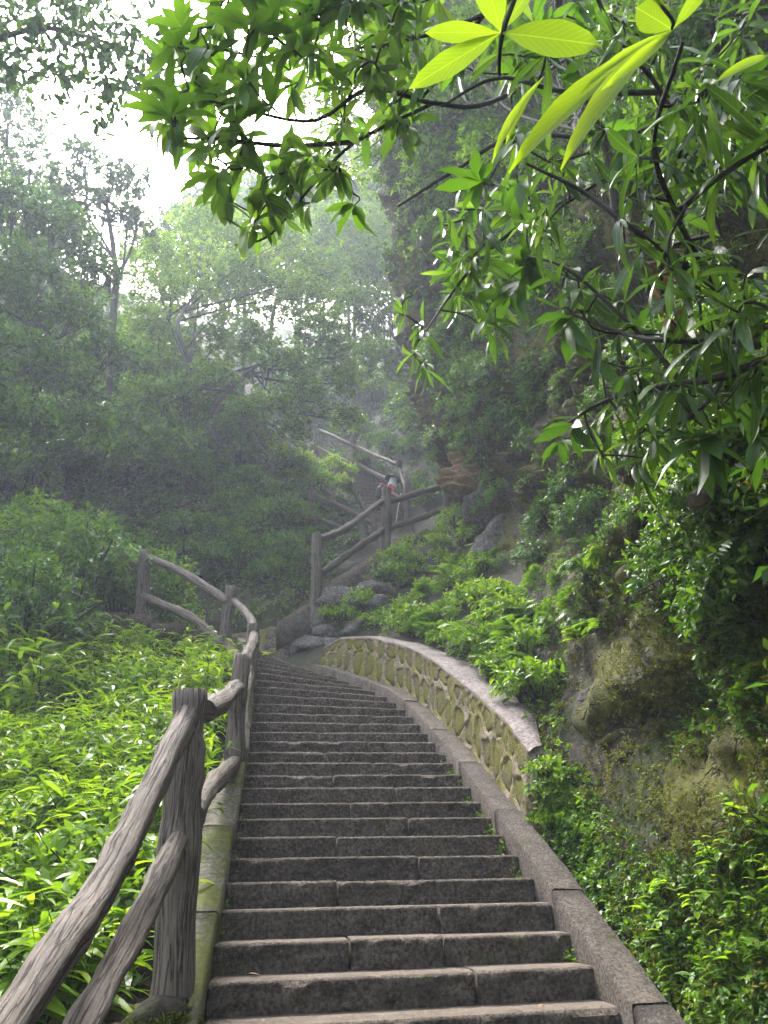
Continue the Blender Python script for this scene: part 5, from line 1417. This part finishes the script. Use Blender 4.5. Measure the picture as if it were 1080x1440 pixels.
# young bright leaves close overhead
yb = rd(760, -120, 1.9)
yr = thing("overhanging_branch", "twig with large translucent yellow green young leaves", "branch", tuple(yb))
for q in ([rd(760, -120, 1.9), rd(730, -20, 1.75), rd(706, 50, 1.7), rd(702, 100, 1.72), rd(705, 105, 1.8)], [rd(760, -120, 1.9), rd(860, -60, 1.85), rd(940, 20, 1.8), rd(945, 42, 1.8)]):
    V, F, U = tube(smooth_path(q, 18), np.linspace(.006, .0025, 18), 7, 0, 0, False)
    obj("twig", mesh_tris("twig", V - yb, F, None, True, U), M_TWIG, yr)
Y1, Y2 = rd(704, 46, 1.7), rd(946, 42, 1.8)
for b, tip, dd, wf, up, st_ in ((Y1, (842, 60), -.1, 1.0, (.1, -.5, .75), 0), (Y1, (578, 120), -.12, .7, (.15, -.5, .8), 0), (Y1, (595, 44), -.02, .85, (0, -.55, .75), 0), (Y1, (680, -45), .02, 1.75, (0, -.8, .5), 0), (Y1, (752, -25), .05, .8, (-.5, -.5, .4), 0),
        (Y2, (893, 8), .0, 2.3, (0, -.8, .5), 0), (Y2, (775, 178), -.25, .4, (-.3, -.2, .7), 1), (Y2, (680, 205), -.1, .42, (-.4, -.3, .7), 1), (Y2, (812, 100), -.1, .3, (-.3, -.1, .7), 1), (Y2, (1000, -30), .02, .9, (0, -.6, .6), 0), (Y2, (880, 100), -.2, .35, (.6, -.2, .5), 1),
        (rd(762, 110, 1.9), (678, 210), -.1, .35, (-.4, -.3, .7), 1), (rd(764, 108, 1.9), (700, 195), -.05, .35, (-.2, -.3, .7), 1), (rd(1000, 120, 1.9), (1085, 60), 0, .6, (0, -.4, .7), 1)):
    t_ = rd(tip[0], tip[1], np.linalg.norm(b - CAM) + dd); v = t_ - b
    lf = obj("leaf", YNG[0 if st_ == 0 else 1]); place(lf, b, v, nrm(nrm(CAM - b) + np.array(up) * (.15 if st_ == 0 else .7)), np.linalg.norm(v), wf, yr)
# a dead hanging frond on the rock
hd = cast(930, 430, "c"); db = rd(925, 375, 3.1)
dr_ = thing("dead_branch", "hanging dead twig with curled rust brown leaves before the rock", "branch", tuple(db))
q = smooth_path([rd(1000, 330, 2.9), rd(940, 350, 3.05), rd(930, 400, 3.1), rd(938, 440, 3.1), rd(965, 475, 3.1)], 22)
V, F, U = tube(q, np.linspace(.008, .004, 22), 6, .2, 0, False); obj("twig", mesh_tris("twig", V - db, F, None, True, U), M_TWIG, dr_)
for k in range(46):
    b = q[random.randint(6, 21)]; lf = obj("leaf", random.choice(DRYL)); place(lf, b, rng.normal(size=3) + [0, 0, -.4], rng.normal(size=3), random.uniform(.04, .08), random.uniform(.8, 1.4), dr_)

# ------------------------------------------------------------------ fallen leaves
k = 0
for px, py in sample_poly([(150, 1330), (215, 1320), (225, 1400), (190, 1440), (60, 1440), (100, 1380)], 34):
    h = cast(px, py + 20, "g")
    if h is None: continue
    o = obj("fallen_leaf", random.choice(DRYL + LF_OV[:0])); L = random.uniform(.06, .1)
    o.scale = (L, L * 2, L); o.location = Vector(h[0]) + Vector((0, 0, .02 + .004 * (k % 5))); o.rotation_euler = (random.uniform(-.5, .5), random.uniform(-.5, .5), random.uniform(0, 6)); k += 1
    tag(o, "dry brown fallen leaf on the soil under the lower rail", "fallen leaf", "fallen leaves under the railing")
for n, t, lab in ((1, .08, "pale fallen leaf on the lower steps beside the mossy kerb"), (4, .93, "fallen leaf lying at the kerb end of a step"),):
    p = lerp(STL[n], STR[n], t) + [0, -.08, -RISE + .012]
    o = obj("fallen_leaf", DRYL[2]); o.scale = (.11, .14, .11); o.location = p; o.rotation_euler = (.1, -.2, random.uniform(0, 6)); tag(o, lab, "fallen leaf")
for n, lab in ((4, "pale fallen leaf on the kerb below the wall end"), (2, "cream fallen leaf on the pale kerb edge"), (7, "small fallen leaf on the kerb under the wall")):
    o = obj("fallen_leaf", DRYL[0]); o.scale = (.06, .1, .06); o.location = STR[n] + [.2, .1, .16]; o.rotation_euler = (.2, -.4, n); tag(o, lab, "fallen leaf")
for k in range(22):
    n = random.randint(-1, 16); t = random.choice((random.uniform(.03, .2), random.uniform(.75, .97), random.uniform(.1, .9)))
    p = lerp(STL[n], STR[n], t) + np.array([0, random.uniform(.06, .22), .008])
    o = obj("fallen_leaf", random.choice(DRYL)); L = random.uniform(.04, .075); o.scale = (L, L * 1.6, L); o.location = p; o.rotation_euler = (random.uniform(-.15, .15), random.uniform(-.15, .15), random.uniform(0, 6))
    tag(o, "small dry leaf lying on a stone tread", "fallen leaf", "dry leaves on the treads")
# moss tufts where steps meet the kerb
mt = Bag(); P = []
for n in range(-2, 12):
    for t, w_ in ((.985, 18), (.004, 6)):
        if random.random() < .7:
            c = lerp(STL[n], STR[n], t) + [0, -.02, -RISE + .03]
            P.append(c + rng.normal(size=(w_, 3)) * [.02, .03, .025])
P = np.vstack(P)
V, F, T = sprigs(P, nrm(rng.normal(size=P.shape) * .5 + [0, -.3, 1]), 4, .025, .014, (.4, 1.3), .5, 'd2', .2, .2, .6)
tag(obj("moss_tufts", mesh_tris("moss_tufts", V, F, T), M_FERN), "tiny green tufts growing in the joints of the steps", kind="stuff")

# ------------------------------------------------------------------ mist
def haze_box(x0, x1, y0, y1, z0, z1, dens, col):
    V = np.array([(x, y, z) for z in (z0, z1) for y in (y0, y1) for x in (x0, x1)], float)
    F = np.array([(0, 2, 3, 1), (4, 5, 7, 6), (0, 1, 5, 4), (2, 6, 7, 3), (0, 4, 6, 2), (1, 3, 7, 5)])
    m = bpy.data.materials.new("mist"); m.use_nodes = True; t = m.node_tree; t.nodes.clear()
    o_ = t.nodes.new("ShaderNodeOutputMaterial"); v = t.nodes.new("ShaderNodeVolumePrincipled")
    v.inputs["Color"].default_value = (*col, 1); v.inputs["Density"].default_value = dens; v.inputs["Anisotropy"].default_value = .35
    t.links.new(v.outputs[0], o_.inputs["Volume"])
    return tag(obj("haze", mesh_tris("haze", V, F), m), "pale mist hanging in the forest", kind="stuff")
zall = max(float(TV[:, 2].max()), 0) + 14
haze_box(-40, 32, -14, 76, float(TV[:, 2].min()) - 1.0, zall, .0028, (.8, .87, 1.0))
